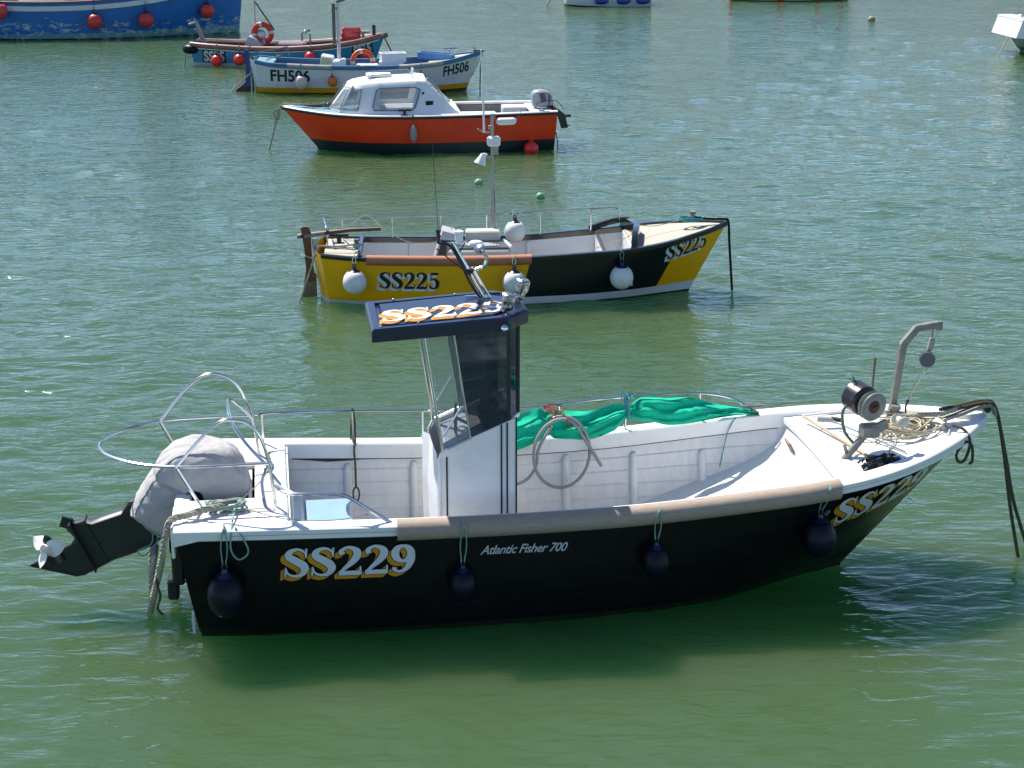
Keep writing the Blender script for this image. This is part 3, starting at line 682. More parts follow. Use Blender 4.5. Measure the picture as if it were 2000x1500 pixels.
# leaning twin mast on the roof
mt_ = empty('mast', (0, 0, 0), 0, None, None); mt_.parent = boat
A = np.array([2.74, .22, rz(2.74)]); B = np.array([2.46, .22, 3.16])
mb = MB(); mb.tube([A, B], .020, 10); mb.tube([A + [.05, 0, 0], A + (B - A) * .55 + [.045, 0, 0]], .014, 8); mb.box(tuple(A + [0, 0, .008]), (.12, .07, .014)); mb.box(tuple(A + [-.1, .04, .012]), (.13, .035, .012))
mb.tube([B + [-.10, 0, .02], B + [.14, 0, -.0]], .012, 6); mb.build('mast_tube', steel, mt_)
mb = MB(); mb.tube(cr([A + [-.03, -.02, .0], A + (B - A) * .3 + [-.045, -.03, 0], A + (B - A) * .62 + [-.03, -.03, 0], B + [-.02, -.02, -.03], B + [-.12, -.02, .0], B + [-.11, -.02, .07]], 5), .013, 6)
mb.tube(cr([A + (B - A) * .42 + [0, -.03, 0], A + (B - A) * .7 + [-.10, -.03, 0], B + [-.14, -.02, -.05]], 5), .006, 6)
C = A + (B - A) * .48; mb.ball(tuple(C), .04, 10, 8, (1.1, 1, .7)); mb.tube([B + [.12, 0, 0], B + [.05, -.01, -.12]], .006, 6); mb.build('mast_cable', blackrub, mt_)
mb = MB(); mb.cyl(B + [-.12, 0, .01], B + [-.12, 0, .09], .017, n=10); mb.cyl(B + [-.12, 0, .09], B + [-.12, 0, .115], .024, n=10); mb.tube([B + [-.12, 0, .1], B + [-.165, .0, .95]], .0028, 5); mb.build('whip_aerial', blackp, mt_)
mb = MB(); mb.lathe(tuple(B + [.06, 0, -.02]), (0, 0, 1), [(0, .03), (.01, .042), (.02, .042), (.02, .036), (.1, .036), (.1, .042), (.115, .042), (.125, .02)], 16); mb.build('deck_light', white, mt_)
mb = MB(); Cn = C + np.array([.06, -.03, .02]); mb.tube(cr([Cn, Cn + [.07, 0, .03], Cn + [.095, 0, .10], Cn + [.07, -.01, .17]], 5), .017, 8); mb.lathe(tuple(Cn + [.05, -.01, .16]), (-.35, -.35, .6), [(0, .02), (.03, .045), (.06, .05), (.07, .03)], 14); mb.build('horn', steel, mt_)
# foil-wrapped search lights
foil = pmat('crumpled foil', (.42, .42, .44), .2, metal=.9, var=.5, scale=24, bump=1.0, bscale=45)
for x, y, hh in ((2.86, -.28, .13), (3.02, .02, .17)):
    mb = MB(); mb.cyl((x - .02, y, rz(x)), (x, y, rz(x) + .05), .03, n=10); v = []
    mb.lathe((x, y - .02, rz(x) + .03), (.25, -.1, 1), [(0, .035), (.02, .05), (.05, .047), (.08, .058), (hh, .062), (hh + .01, .045)], 14)
    o = mb.build('search_light', foil, rf, ang=15)
    for vv in o.data.vertices: d = noise.noise_vector(vv.co * 38) * .009; vv.co += d
mb = MB(); mb.tube(cr([(3.0, 0, rz(3) + .01), (2.93, -.2, rz(3) + .012), (2.86, -.1, rz(2.9) + .012), (2.78, .05, rz(2.8) + .01)], 5), .005, 6); mb.tube([(3.0, .02, rz(3.0) + .01), (2.9, .33, rz(2.9) + .008), (2.74, .36, rz(2.7) + .01)], .006, 6); mb.build('light_cable', blackrub, rf)
mb = MB(); mb.box((2.88, -.487, rz(2.9) - .07), (.05, .014, .045), bev=.005); mb.build('starboard_lamp', pmat('green lamp', (.0, .12, .05), .2), rf)
mb = MB(); mb.lathe((2.83, -.487, rz(2.8) - .085), (-.3, -1, .3), [(0, .01), (.02, .03), (.025, .02)], 10); mb.build('small_horn', steel, rf)

# outboard motor, tilted up -------------------------------------------
om = empty('outboard_motor', (0, 0, 0), 0, None, None); om.parent = boat
prof = [(-.42, .90), (-.37, 1.02), (-.29, 1.17), (-.20, 1.32), (-.10, 1.42), (.02, 1.49), (.14, 1.515), (.27, 1.51), (.40, 1.48), (.50, 1.42), (.58, 1.31), (.62, 1.17), (.62, 1.02), (.60, .90), (.50, .80), (.35, .72), (.15, .66), (-.05, .64), (-.20, .68), (-.32, .78)]
pc = np.array([.12, 1.06]); mb = MB(); rows = []
prc = cr([(*p, 0) for p in prof + [prof[0]]], 5)
for k in range(-24, 25):
    t = k / 24; y = .30 * math.sin(t * PI / 2) ; q = max(.04, (1 - abs(t) ** 2.6)) ** .5; row = []
    for p in prc:
        x, z = pc[0] + (p[0] - pc[0]) * q, pc[1] + (p[1] - pc[1]) * q
        v = Vector((x, y * 1.0, z)); w = noise.noise(v * 2.6) * .045; fa = (x * .83 - z * .55) * 9 + y * 5 + noise.noise(v * 2.5) * 3.2; w += -.014 * (1 - min(1, abs(noise.noise(Vector((fa, (x * .5 + z) * 1.3, 3)))) * 2.6)) ** 2 - .008 * (1 - min(1, abs(noise.noise(Vector((x * 4, y * 9 + z * 2, z * 3 + 9)))) * 3)) ** 2
        w -= .035 * max(0, 1 - abs((x * .55 + z * .83) - .93 - .5 * .0) / .03) * (x < .1)
        d = Vector((x - pc[0], y * 1.5, z - pc[1])).normalized(); v = v + d * w; row.append(tuple(v))
    rows.append(row)
mb.grid(rows); mb.build('canvas_cover', canvas, om, ang=80)
mb = MB(); mb.tube([(p[0], p[1] - .006, p[2]) for p in rows[12]][1:52], .006, 6); mb.build('cover_seam', pmat('seam tape', (.33, .32, .32), .8), om)
mb = MB(); mb.tube(cr([(.48, -.30, .84), (.30, -.32, .74), (.0, -.31, .70), (-.25, -.24, .77), (-.38, -.1, .88)], 4), .006, 5); mb.build('cover_cord', pmat('grey cord', (.25, .25, .24), .8), om)
leg = [(-.36, 1.00), (-.44, .99), (-.50, .90), (-.78, .815), (-.84, .83), (-.97, .785), (-1.0, .74), (-.93, .66), (-.97, .60), (-1.35, .415), (-1.31, .395), (-.94, .285), (-.86, .31), (-.60, .44), (-.40, .50), (-.24, .56), (-.12, .66), (-.22, .80)]
mb = MB(); rows = []
lc = np.array([-.6, .66])
for t, q in ((-1, .90), (-.7, .98), (0, 1), (.7, .98), (1, .90)):
    rows.append([(lc[0] + (p[0] - lc[0]) * q, t * .072 * (1.0 if p[0] > -.9 else .35), lc[1] + (p[1] - lc[1]) * q) for p in leg + [leg[0]]])
for e in (0, -1): mb.add(rows[e][:-1], [tuple(range(len(leg)))])
mb.grid(rows); mb.build('lower_unit', motor_black, om, ang=35)
dL = np.array([-.91, 0, -.41]); dP = np.array([-.41, 0, .91])
mb = MB()
for (cx_, cz_, ln, wd) in ((-.86, .585, .50, .22), (-.74, .64, .44, .16)): mb.box((cx_, 0, cz_), (.014, wd, ln), ry=math.atan2(dP[0], dP[2]))
mb.box((-.99, 0, .80), (.10, .02, .10), ry=R(20)); mb.build('cavitation_plate', motor_black, om)
mb = MB(); mb.lathe(tuple(np.array([-1.10, 0, .50]) - dP * .06), tuple(dP), [(0, .075), (.06, .07), (.14, .058), (.24, .035), (.27, .01)], 16); mb.build('gearcase', motor_black, om)
pr = MB(); pcn = np.array([-1.16, -.06, .575]); axp = (Vector(dP) * .62 + Vector((-.25, -.72, 0))).normalized(); e1 = Vector(dL).cross(axp).cross(axp).normalized(); e2 = axp.cross(e1)
pr.lathe(tuple(Vector(pcn) - axp * .04), tuple(axp), [(0, .045), (.05, .047), (.10, .042), (.11, .034), (.07, .03)], 16)
for bl in range(3):
    a0 = R(95 + 120 * bl); rows = []
    for i in range(8):
        t = i / 7; rr = .04 + .145 * t; wdt = .085 * math.sin(PI * min(1, .22 + t * .80)) + .012
        for_ = []
        for j in range(7):
            s_ = j / 6 - .5; aa = a0 + s_ * wdt * 2 / max(rr, .05) * .8 + t * .25; h = s_ * .07 * (1.1 - t * .4)
            for_.append(tuple(Vector(pcn) + (e1 * math.cos(aa) + e2 * math.sin(aa)) * rr + axp * (h + .02)))
        rows.append(for_)
    pr.grid(rows); pr.grid([[tuple(Vector(p) - axp * .005) for p in r_] for r_ in rows], True)
pr.build('propeller', pmat('propeller bare metal', (.74, .73, .68), .35, metal=.0, var=.1), om, ang=50)
mb = MB(); mb.box((-.02, 0, .66), (.18, .32, .34), bev=.03); mb.box((-.04, 0, .36), (.12, .26, .34), bev=.03); mb.box((-.10, 0, .14), (.10, .20, .2), bev=.02); mb.cyl((-.10, -.19, .80), (-.10, .19, .80), .035); mb.build('transom_bracket', motor_black, om)
mb = MB(); mb.box((-.24, -.22, .50), (.05, .30, .20), ry=R(12), bev=.02); mb.build('trim_plate', pmat('grey plate', (.30, .31, .29), .5), om)
mb = MB(); mb.tube(cr([(-.35, -.12, .83), (-.26, -.16, .80), (-.20, -.16, .66), (-.32, -.16, .52), (-.38, -.15, .56), (-.26, -.15, .62), (-.24, -.15, .74)], 5), .007, 6); mb.build('loose_cord', ropegreen, om)
# bow fittings ---------------------------------------------------------
br = empty('bow_roller', (0, 0, 0), 0, None, None); br.parent = boat
mb = MB(); rows = []
for x, z, hw in ((6.98, 1.385, .08), (7.15, 1.44, .085), (7.32, 1.50, .085), (7.42, 1.51, .08), (7.48, 1.46, .07), (7.50, 1.40, .06)): rows.append([(x, -hw, z + .03), (x, -hw, z), (x, -hw * .5, z - .005), (x, hw * .5, z - .005), (x, hw, z), (x, hw, z + .03)])
mb.grid(rows); mb.build('roller_cheek', alu, br); mb = MB(); mb.cyl((7.40, -.07, 1.48), (7.40, .07, 1.48), .03, n=14); mb.build('roller', blackrub, br)
bollard(boat, (6.62, .22, 1.30), alu, 1.1); cleat(boat, (.42, -.72, 1.115), alu, 1.1, rz=.3); cleat(boat, (.22, .78, 1.115), alu, 1.1); cleat(boat, (5.45, .93, 1.19), alu, 1.2)
dv = empty('bow_davit', (0, 0, 0), 0, None, None); dv.parent = boat
def sqbeam(mb, pts, w):
    for a, b in zip(pts, pts[1:]):
        a, b = np.array(a, float), np.array(b, float); c = (a + b) / 2; L = np.linalg.norm(b - a) + w * .3; mb.box(tuple(c), (w, w, L), ry=math.atan2((b - a)[0], (b - a)[2]), bev=.006)
mb = MB(); sqbeam(mb, [(6.60, .30, 1.27), (6.68, .30, 2.04)], .062); sqbeam(mb, [(6.68, .30, 2.04), (6.80, .30, 2.19)], .062); sqbeam(mb, [(6.80, .30, 2.19), (7.00, .30, 2.215)], .062); mb.box((7.02, .30, 2.20), (.06, .012, .08)); mb.box((6.60, .30, 1.285), (.16, .14, .012)); mb.build('davit_post', alu, dv)
mb = MB(); mb.tube([(6.96, .30, 2.18), (6.95, .30, 2.10)], .012, 6); mb.box((6.94, .28, 2.03), (.05, .05, .12), ry=R(12), bev=.01); mb.tube([(6.92, .28, 1.98), (6.90, .28, 1.86)], .018, 6); mb.build('block_shackle', pmat('galvanised', (.35, .35, .34), .5, metal=.5), dv)
mb = MB(); mb.lathe((6.90, .24, 1.90), (-.25, -1, 0), [(-.03, .05), (-.03, .072), (-.015, .074), (0, .055), (.015, .074), (.03, .072), (.03, .05)], 20); mb.build('block_sheave', pmat('sheave grey', (.10, .11, .13), .35), dv)
mb = MB(); mb.tube([(6.86, .24, 1.84), (6.745, .26, 1.50)], .004, 5); mb.tube([(6.92, .24, 1.83), (6.75, .26, 1.50)], .004, 5); mb.build('davit_fall', ropew, dv)
mb = MB(); mb.ball((6.745, .26, 1.49), .018, 8, 6); mb.tube(cr([(6.745, .26, 1.48), (6.73, .26, 1.43), (6.735, .26, 1.36), (6.70, .26, 1.33), (6.66, .26, 1.35), (6.65, .26, 1.38)], 4), .009, 6); mb.build('davit_hook', blackp, dv)
mb = MB(); mb.box((6.42, .33, 1.70), (.018, .018, .42), ry=R(2)); mb.box((6.42, .33, 1.45), (.02, .02, .3)); mb.build('roller_pin', pmat('brown bar', (.12, .09, .07), .6), boat)
# pot hauler
ph = empty('pot_hauler', (0, 0, 0), 0, None, None); ph.parent = boat
mb = MB(); sqbeam(mb, [(5.90, -.42, .70), (5.90, -.42, 1.17)], .055); sqbeam(mb, [(5.90, -.42, 1.17), (6.10, -.42, 1.42)], .055); mb.box((5.99, -.42, 1.10), (.03, .012, .5), ry=R(-18)); mb.build('hauler_arm', alu, ph)
mb = MB(); mb.box((6.14, -.42, 1.46), (.18, .12, .12), bev=.02); mb.box((6.22, -.46, 1.50), (.16, .03, .10), ry=R(-25), bev=.01); mb.build('hauler_bracket', alu, ph)
ax = Vector((.33, -.93, -.12)); c0 = Vector((6.10, -.30, 1.71))
mb = MB(); mb.lathe(tuple(c0), tuple(ax), [(-.14, .04), (-.135, .12), (-.12, .142), (-.02, .140), (.03, .142), (.05, .125), (.055, .09), (.10, .085)], 26); mb.build('hauler_motor', pmat('worn black drum', (.014, .015, .018), .35, var=.5, scale=16, dirt=.15, dirtcol=(.1, .1, .1)), ph)
mb = MB(); mb.lathe(tuple(c0 + ax * .10), tuple(ax), [(0, .07), (.0, .128), (.012, .137), (.024, .12), (.034, .085), (.046, .12), (.058, .137), (.072, .134), (.078, .10), (.066, .05)], 30); mb.build('hauler_sheave', pmat('grey sheave', (.22, .24, .22), .5, var=.3, scale=12, dirt=.3), ph)
mb = MB(); mb.lathe(tuple(c0 + ax * .165), tuple(ax), [(0, .062), (.014, .058), (.014, .03), (.03, .03), (.045, .026)], 10)
mb.build('hub_nut', pmat('rusty steel', (.13, .055, .03), .8, var=.6, scale=40), ph)
mb = MB(); mb.lathe((6.37, -.45, 1.575), (.3, -1, -.1), [(0, .035), (.0, .05), (.012, .058), (.03, .035), (.06, .032), (.085, .045), (.10, .058), (.115, .05), (.118, .02)], 18); mb.build('guide_roller', pmat('cream nylon', (.60, .57, .46), .5), ph)
mb = MB(); mb.tube(cr([(6.0, -.30, 1.70), (5.93, -.28, 1.60), (5.95, -.30, 1.42), (6.04, -.34, 1.30)], 5), .014, 8)
mb.tube(cr([(6.05, -.40, 1.18), (5.96, -.46, 1.08), (5.85, -.62, .98), (5.72, -.80, .92), (5.6, -.93, .88)], 5), .018, 8); mb.tube(cr([(6.1, -.38, 1.22), (6.0, -.44, 1.12), (5.9, -.60, 1.0), (5.76, -.78, .95)], 5), .018, 8); mb.build('hydraulic_hose', pmat('weathered green hose', (.10, .17, .09), .6, var=.4, scale=10), ph)
mb = MB(); mb.tube([tuple(c0 + Vector((-.05, .05, .15))), tuple(c0 + Vector((-.09, .05, .21)))], .006, 5); mb.tube([tuple(c0 + Vector((-.05, .05, .15))), tuple(c0 + Vector((-.12, .05, .19)))], .005, 5); mb.build('cut_cable', blackrub, ph)
# mooring eye under the stem
mb = MB(); mb.tube([(6.72 + .03 * math.cos(a), -.03, .60 + .03 * math.sin(a)) for a in np.linspace(0, 2 * PI, 13)[:-1]], .006, 6, close=True); mb.build('stem_eye', steel, boat)
mb = MB(); mb.box((.10, -.70, .08), (.03, .02, .26), bev=.006); mb.build('stern_bracket', white, boat)
# ---- things aboard or hung on the near boat
NAVY = pmat('navy fender vinyl', (.004, .005, .014), .42, spec=.22, var=.25, scale=8, dirt=.10, dirtcol=(.03, .035, .03)); NAVYN = pmat('purple navy neck', (.008, .006, .045), .35)
for (x, z, r, lab) in ((.40, .55, .155, 'round dark navy fender at the near boat stern, left of the SS229 lettering'), (2.38, .50, .118, 'small dark navy fender hanging below the tan guard just left of the script name'), (4.05, .60, .122, 'small dark navy fender hanging amidships, right of the script name'), (5.55, .66, .150, 'large dark navy fender at the forward end of the tan guard')):
    y = H1.y_at(x, z) + r + .005; zt = H1.Z(x)
    yt = H1.W(x) + (.105 if x > 1.8 else .055)
    fender(FR, (x, -y, z), r, NAVY, ropegreen, (x + .01, -yt, zt + (.02 if x > 1.8 else .03)), lab, 'dark fenders on the near boat', NAVYN, sc=1.25)
rope('mooring_rope', [(7.0, .0, 1.46), (7.2, -.01, 1.50), (7.40, -.02, 1.535), (7.50, -.03, 1.46), (7.60, -.05, 1.05), (7.70, -.08, .5), (7.82, -.12, -.05)], .018, roped, FR, 'dark weedy mooring rope over the bow roller, the left of the hanging pair', 'bow mooring ropes', True)
rope('mooring_rope', [(6.98, .06, 1.46), (7.2, .05, 1.50), (7.41, .04, 1.535), (7.52, .04, 1.46), (7.66, .05, 1.0), (7.80, .08, .5), (8.02, .12, -.05)], .018, roped, FR, 'dark weedy mooring rope over the bow roller, the right of the hanging pair', 'bow mooring ropes', True)
rope('mooring_rope', [(6.62, .16, 1.38), (6.8, .05, 1.42), (6.98, -.02, 1.45), (7.15, .0, 1.49)], .022, ropew, FR, 'thick pale braided rope running from the bow bollard to the bow roller', None, True)
rope('rope_loop', [(6.98, -.28, 1.42), (7.06, -.36, 1.40), (7.10, -.42, 1.30), (7.06, -.43, 1.14), (7.0, -.43, 1.12), (6.98, -.42, 1.2), (7.06, -.41, 1.30), (7.12, -.42, 1.26), (7.13, -.43, 1.12), (7.10, -.43, 1.10)], .014, roped, FR, 'short dark rope loop hanging over the edge of the bow', None, True)
mb = MB(); r_ = random.Random(3)
for k in range(17):
    cx_, cy_, rr = 6.60 + r_.uniform(-.13, .13), .02 + r_.uniform(-.10, .10), r_.uniform(.08, .24); z0 = 1.30 + .008 * k * .6; sx = r_.uniform(1.0, 1.6)
    a0 = r_.uniform(0, 6.28); pts = [(cx_ + rr * sx * math.cos(a0 + a) + .02 * math.sin(3 * a), cy_ + rr * 1.0 * math.sin(a0 + a) + .02 * math.cos(2 * a + k), z0 + .018 * math.sin(2.3 * a + k) + .012) for a in np.linspace(0, r_.uniform(4, 7.5), 26)]
    mb.tube(pts, .0085, 5)
mb.tube(cr([(6.45, -.05, 1.31), (6.25, -.22, 1.27), (6.12, -.12, 1.27), (6.22, .02, 1.27)], 6), .008, 5); mb.tube(cr([(6.5, -.2, 1.29), (6.35, -.4, 1.265), (6.28, -.52, 1.25), (6.1, -.5, 1.25)], 6), .007, 5); mb.tube(cr([(6.9, -.05, 1.34), (7.0, -.15, 1.345), (6.93, -.3, 1.33)], 6), .008, 5)
tag(mb.build('rope_heap', ropecream, None, frame=FR), 'tangled heap of cream line around the bow bollard', 'rope')
rope('mooring_rope', [(.42, -.72, 1.17), (.30, -.80, 1.18), (.12, -.90, 1.17), (-.02, -1.0, 1.17), (-.06, -1.04, 1.08), (-.10, -.98, .88), (-.16, -.78, .62), (-.24, -.48, .28), (-.31, -.2, -.03)], .030, ropew, FR, 'thick pale mooring rope from the near stern cleat down over the corner into the water', 'stern mooring ropes', True)
rope('rope_end', [(-.15, -.80, .66), (-.19, -.72, .50), (-.17, -.70, .36), (-.20, -.70, .25), (-.16, -.68, .18)], .012, roped, FR, 'short frayed rope end dangling from the thick stern mooring rope', None, True)
rope('mooring_rope', [(.22, .78, 1.20), (.10, .74, 1.22), (-.05, .66, 1.20), (-.14, .52, 1.10), (-.20, .42, .95), (-.26, .35, .7), (-.30, .3, .3), (-.32, .28, -.05)], .030, ropew, FR, 'pale mooring rope from the far stern cleat passing behind the covered motor', 'stern mooring ropes', True)
mb = MB()
for k in range(9):
    a0 = k * 1.3; pts = [(.42 + (.10 + .01 * k) * math.cos(a0 + a), -.72 + .07 * math.sin(a0 + a), 1.15 + .012 * (k % 4) + .02 * math.sin(a * 1.7 + k)) for a in np.linspace(0, 5.2, 16)]; mb.tube(pts, .009, 5)
mb.tube(cr([(.5, -.75, 1.17), (.48, -1.0, 1.14), (.47, -1.16, 1.10), (.46, -1.18, .95), (.52, -1.18, .86), (.60, -1.18, .92), (.56, -1.17, 1.05), (.50, -1.14, 1.13)], 5), .008, 5)
tag(mb.build('rope_tangle', ropegreen, None, frame=FR), 'tangle of pale green cord wound round the near stern cleat', 'rope')
mb = MB(); mb.tube(cr([(.5, -.72, 1.16), (.9, -1.0, 1.13), (1.3, -1.08, 1.125), (1.6, -1.08, 1.16)], 6), .005, 5); mb.tube(cr([(.5, -.7, 1.16), (.7, -.6, 1.3), (.80, -.655, 1.46)], 5), .005, 5)
tag(mb.build('thin_cord', ropew, None, frame=FR), 'thin cords led from the near stern cleat along the deck and up to the rail', 'rope')
mb = MB(); mb.tube(cr([(1.58, .99, 1.42), (1.60, .985, 1.30), (1.60, .98, 1.10), (1.585, .93, 1.02), (1.59, .89, .88), (1.59, .88, .66)], 5), .011, 6); mb.tube(cr([(1.585, 1.0, 1.42), (1.565, .99, 1.25), (1.56, .98, 1.11)], 4), .009, 6); mb.tube([(1.59 + .03 * math.cos(a), .87, .60 + .07 * math.sin(a)) for a in np.linspace(0, 2 * PI, 15)[:-1]], .009, 6, close=True)
tag(mb.build('hanging_strop', roped, None, frame=FR), 'rope strop with an eye hanging from the far rail left of the shelter', 'rope')
mb = MB(); mb.tube(cr([(5.28, .93, 1.18), (5.20, .90, 1.05), (5.16, .88, .9), (5.12, .86, .70)], 5), .0055, 5); tag(mb.build('thin_cord', ropeteal, None, frame=FR), 'thin teal cord hanging down the far inner side near the bow', 'rope')
# green tarpaulin tied along the far rail
top = [(3.02, 1.02, 1.22), (3.2, 1.02, 1.28), (3.42, 1.01, 1.345), (3.6, 1.01, 1.30), (3.85, 1.01, 1.28), (4.05, 1.01, 1.33), (4.2, 1.01, 1.37), (4.40, 1.01, 1.395), (4.6, 1.01, 1.38), (4.85, 1.0, 1.37), (5.1, 1.0, 1.30), (5.5, .98, 1.22)]
bot = [(3.02, .86, .92), (3.2, .87, .99), (3.42, .88, 1.06), (3.6, .88, 1.05), (3.85, .88, 1.04), (4.05, .89, 1.10), (4.2, .92, 1.16), (4.40, .90, 1.19), (4.6, .90, 1.14), (4.85, .90, 1.15), (5.1, .92, 1.18), (5.5, .97, 1.205)]
T, Bt = cr(top, 9), cr(bot, 9); rows = []
for i, (a, b) in enumerate(zip(T, Bt)):
    row = []; pinch = min(1, abs(a[0] - 4.22) / .12) * min(1, abs(a[0] - 3.42) / .10 + .35)
    for k in range(15):
        t = k / 14; p = a + (b - a) * t; bulge = math.sin(PI * t) * .09
        f = .020 * math.sin(t * 17 + 2.2 * math.sin(p[0] * 5.1) + p[0] * 3) + .035 * noise.noise(Vector((p[0] * 4.2, t * 2.6, 1))) + .02 * noise.noise(Vector((p[0] * 11 + t * 6, t * 7, 4)))
        mid = (a + b) / 2; p = mid + (p - mid) * (.45 + .55 * pinch); row.append((p[0], p[1] - (bulge + f) * pinch, p[2] + f * .4 * pinch))
    rows.append(row)
mb = MB(); mb.grid(rows); o = mb.build('tarpaulin', pmat('green tarpaulin', (.005, .46, .27), .85, spec=.2, var=.16, scale=6), None, ang=70, frame=FR); tag(o, 'bright green tarpaulin rolled and tied along the far rail of the near boat', 'tarpaulin')
mb = MB()
for k in range(6): a0 = k * .9; mb.tube(cr([(4.22, 1.03, 1.43), (4.20 + .02 * math.cos(a0), .96, 1.38), (4.22, .90, 1.30 - .02 * k), (4.24, .94, 1.2), (4.22, 1.03, 1.25)], 4), .006, 5)
for k in range(5): mb.tube(cr([(4.22, .99, 1.41), (4.22 + .07 * math.cos(k * 1.4), .97, 1.45 + .03 * math.sin(k)), (4.20 + .05 * math.sin(k * 2), .96, 1.38)], 4), .005, 5)
tag(mb.build('lashing', ropeteal, None, frame=FR), 'teal lashing knotted round the rail and green tarpaulin', 'lashing')
# grey hose coil hung on the rail
mb = MB(); pts = []
for a in np.linspace(-.3, 2 * PI * 1.02, 60): pts.append((3.55 + .275 * math.sin(a), .84 - .012 * a, .935 + .36 * math.cos(a) * (1 if math.cos(a) > 0 else .96)))
pts2 = cr([pts[0], (3.42, .86, 1.25), (3.62, .84, 1.26), (3.80, .80, 1.05), (3.93, .76, .78)], 8)
mb.tube(pts, .016, 8); mb.tube(cr([(3.50, .85, 1.285), (3.66, .83, 1.23), (3.80, .80, 1.02), (3.93, .77, .80)], 8), .016, 8); mb.tube(cr([(3.45, .80, 1.22), (3.33, .80, 1.0), (3.30, .80, .82), (3.2, .80, .68), (3.0, .80, .63), (2.9, .80, .70)], 8), .016, 8)
tag(mb.build('hose_coil', pmat('grey hose', (.28, .29, .29), .45, var=.1), None, frame=FR), 'coiled grey hose hung inside the far rail beside the shelter', 'hose')
mb = MB()
for q in ([(3.42, .98, 1.345), (3.48, .86, 1.34), (3.44, .80, 1.27), (3.42, .80, 1.12)], [(3.44, .98, 1.35), (3.56, .84, 1.33), (3.62, .80, 1.22), (3.64, .78, 1.18)], [(3.40, 1.0, 1.37), (3.5, .96, 1.38), (3.58, .96, 1.35)], [(3.40, .98, 1.35), (3.50, .86, 1.30), (3.60, .9, 1.36)]): mb.tube(cr(q, 5), .006, 5)
tag(mb.build('lashing', ropered, None, frame=FR), 'red cord tying the hose coil to the far rail', 'lashing')
# blue lidded tub behind the stern deck
tb = empty('tub', FR[0] @ Vector((1.30, .18, .285)), FR[1], 'pale blue plastic tub on the floor behind the stern deck', 'tub')
mb = MB(); pl = [(-.19, -.28), (.17, -.28), (.20, -.22), (.16, -.12), (.15, 0), (.16, .12), (.20, .22), (.17, .28), (-.19, .28)]; mb.prism(pl, 0, .40, 'xy', 1.04); mb.build('body', pmat('pale blue plastic', (.20, .42, .66), .35, var=.08), tb)
mb = MB(); mb.prism([(p[0] * 1.08, p[1] * 1.05) for p in pl], .402, .432, 'xy', .98); mb.build('lid', pmat('pale blue lid', (.25, .40, .66), .35, var=.08), tb)
# things on the fore deck
bm_ = empty('broom', FR[0] @ Vector((6.0, .03, 1.25)), FR[1], 'deck brush with pale wooden handle lying across the fore deck', 'broom')
Rl = lambda p: (p[0] - 6.0, p[1] - .03, p[2] - 1.25)
mb = MB(); mb.tube([Rl((5.86, .62, 1.26)), Rl((6.12, -.50, 1.24))], .0135, 8); mb.build('handle', wood_pale, bm_)
mb = MB(); mb.tube([Rl((5.93, .42, 1.30)), Rl((6.10, .36, 1.30))], .030, 12); mb.build('head', pmat('grey roller', (.42, .43, .42), .7), bm_)
mb = MB(); mb.tube([Rl((6.05, .38, 1.31)), Rl((6.13, .32, 1.31))], .022, 10); mb.build('grip', blackrub, bm_)
mb = MB(); mb.tube([(6.06, .30, 1.30), (6.46, -.52, 1.27)], .011, 8); tag(mb.build('boat_hook', steel, None, frame=FR), 'thin silver pole lying beside the broom on the fore deck', 'pole')
mb = MB(); rows = []
for i in range(17):
    row = []
    for j in range(13):
        u, v = i / 16 - .5, j / 12 - .5; q = Vector((u * 6, v * 6, 2)); e = max(0, 1 - (abs(u) * 2) ** 4) * max(0, 1 - (abs(v) * 2) ** 4)
        row.append((6.20 + u * .42 * (1 + .2 * noise.noise(q)), -.62 + v * .26 + u * .10 + .03 * noise.noise(q * 1.3), 1.215 + .05 * e * (1 + noise.noise(q * 1.7)) + .018 * noise.noise(q * 3)))
    rows.append(row)
mb.grid(rows); tag(mb.build('plastic_bag', pmat('black bag', (.006, .006, .009), .2, var=.4, scale=20), None, ang=25, frame=FR), 'crumpled black plastic bag on the fore deck beside the hauler', 'bag')

# ================================================================== THE YELLOW AND BLACK BOAT
F2 = frame(-2.87, 25.3, 3)
b2 = empty('fishing_boat', F2[0].translation, F2[1], 'open yellow and black fishing boat marked SS225 with terracotta guard and wooden rudder', 'boat', 'moored boats')
H2 = Hull([(.06, .62, .76, .16, .40), (.5, .71, .735, .55, .55), (1, .735, .72, 1.0, .63), (2, .75, .705, 1.95, .70), (3, .76, .715, 2.9, .70), (4, .79, .78, 3.8, .60), (4.5, .80, .82, 4.25, .48), (5, .75, .89, 4.7, .34), (5.4, .58, .95, 5.05, .20), (5.8, .32, 1.01, 5.35, .09), (6.1, .03, 1.055, 5.55, .01)], p0=.5, p1=1.15, bow=.14)
YEL = (.88, .43, .001)
m2 = paint_mat('yellow and black hull', YEL, [((.010, .011, .012), [(1, 0, -.26, -2.93), (-1, 0, .42, 4.95)]), ((.62, .64, .62), [(.022, 0, -1, .045)]), ((.02, .03, .02), [(.012, 0, -1, -.035)])], rough=.2, var=.06)
H2.shell('hull', m2, b2)
H2.gunwale('gunwale', black_gloss, b2, out=.03, inn=.07, th=.055, top=.01, lip=.09)
H2.inner('inner_liner', liner, b2, .22, t=.05, x0=.62, x1=4.66, ztop=.08, ends=False)
H2.flat('cockpit_floor', floor_m, b2, .6, 4.7, .225, t=.05)
H2.flat('fore_deck', beige, b2, 4.62, 6.0, -.02, t=.07, camber=.05, rel=True, th=.08)
H2.flat('after_deck', beige, b2, .10, .60, -.02, t=.07, camber=.02, rel=True, th=.06)
mb = MB(); mb.prism([(-.66, .70), (-.66, .22), (.66, .22), (.66, .70)], .58, .61, 'yz'); mb.build('aft_bulkhead', white, b2)
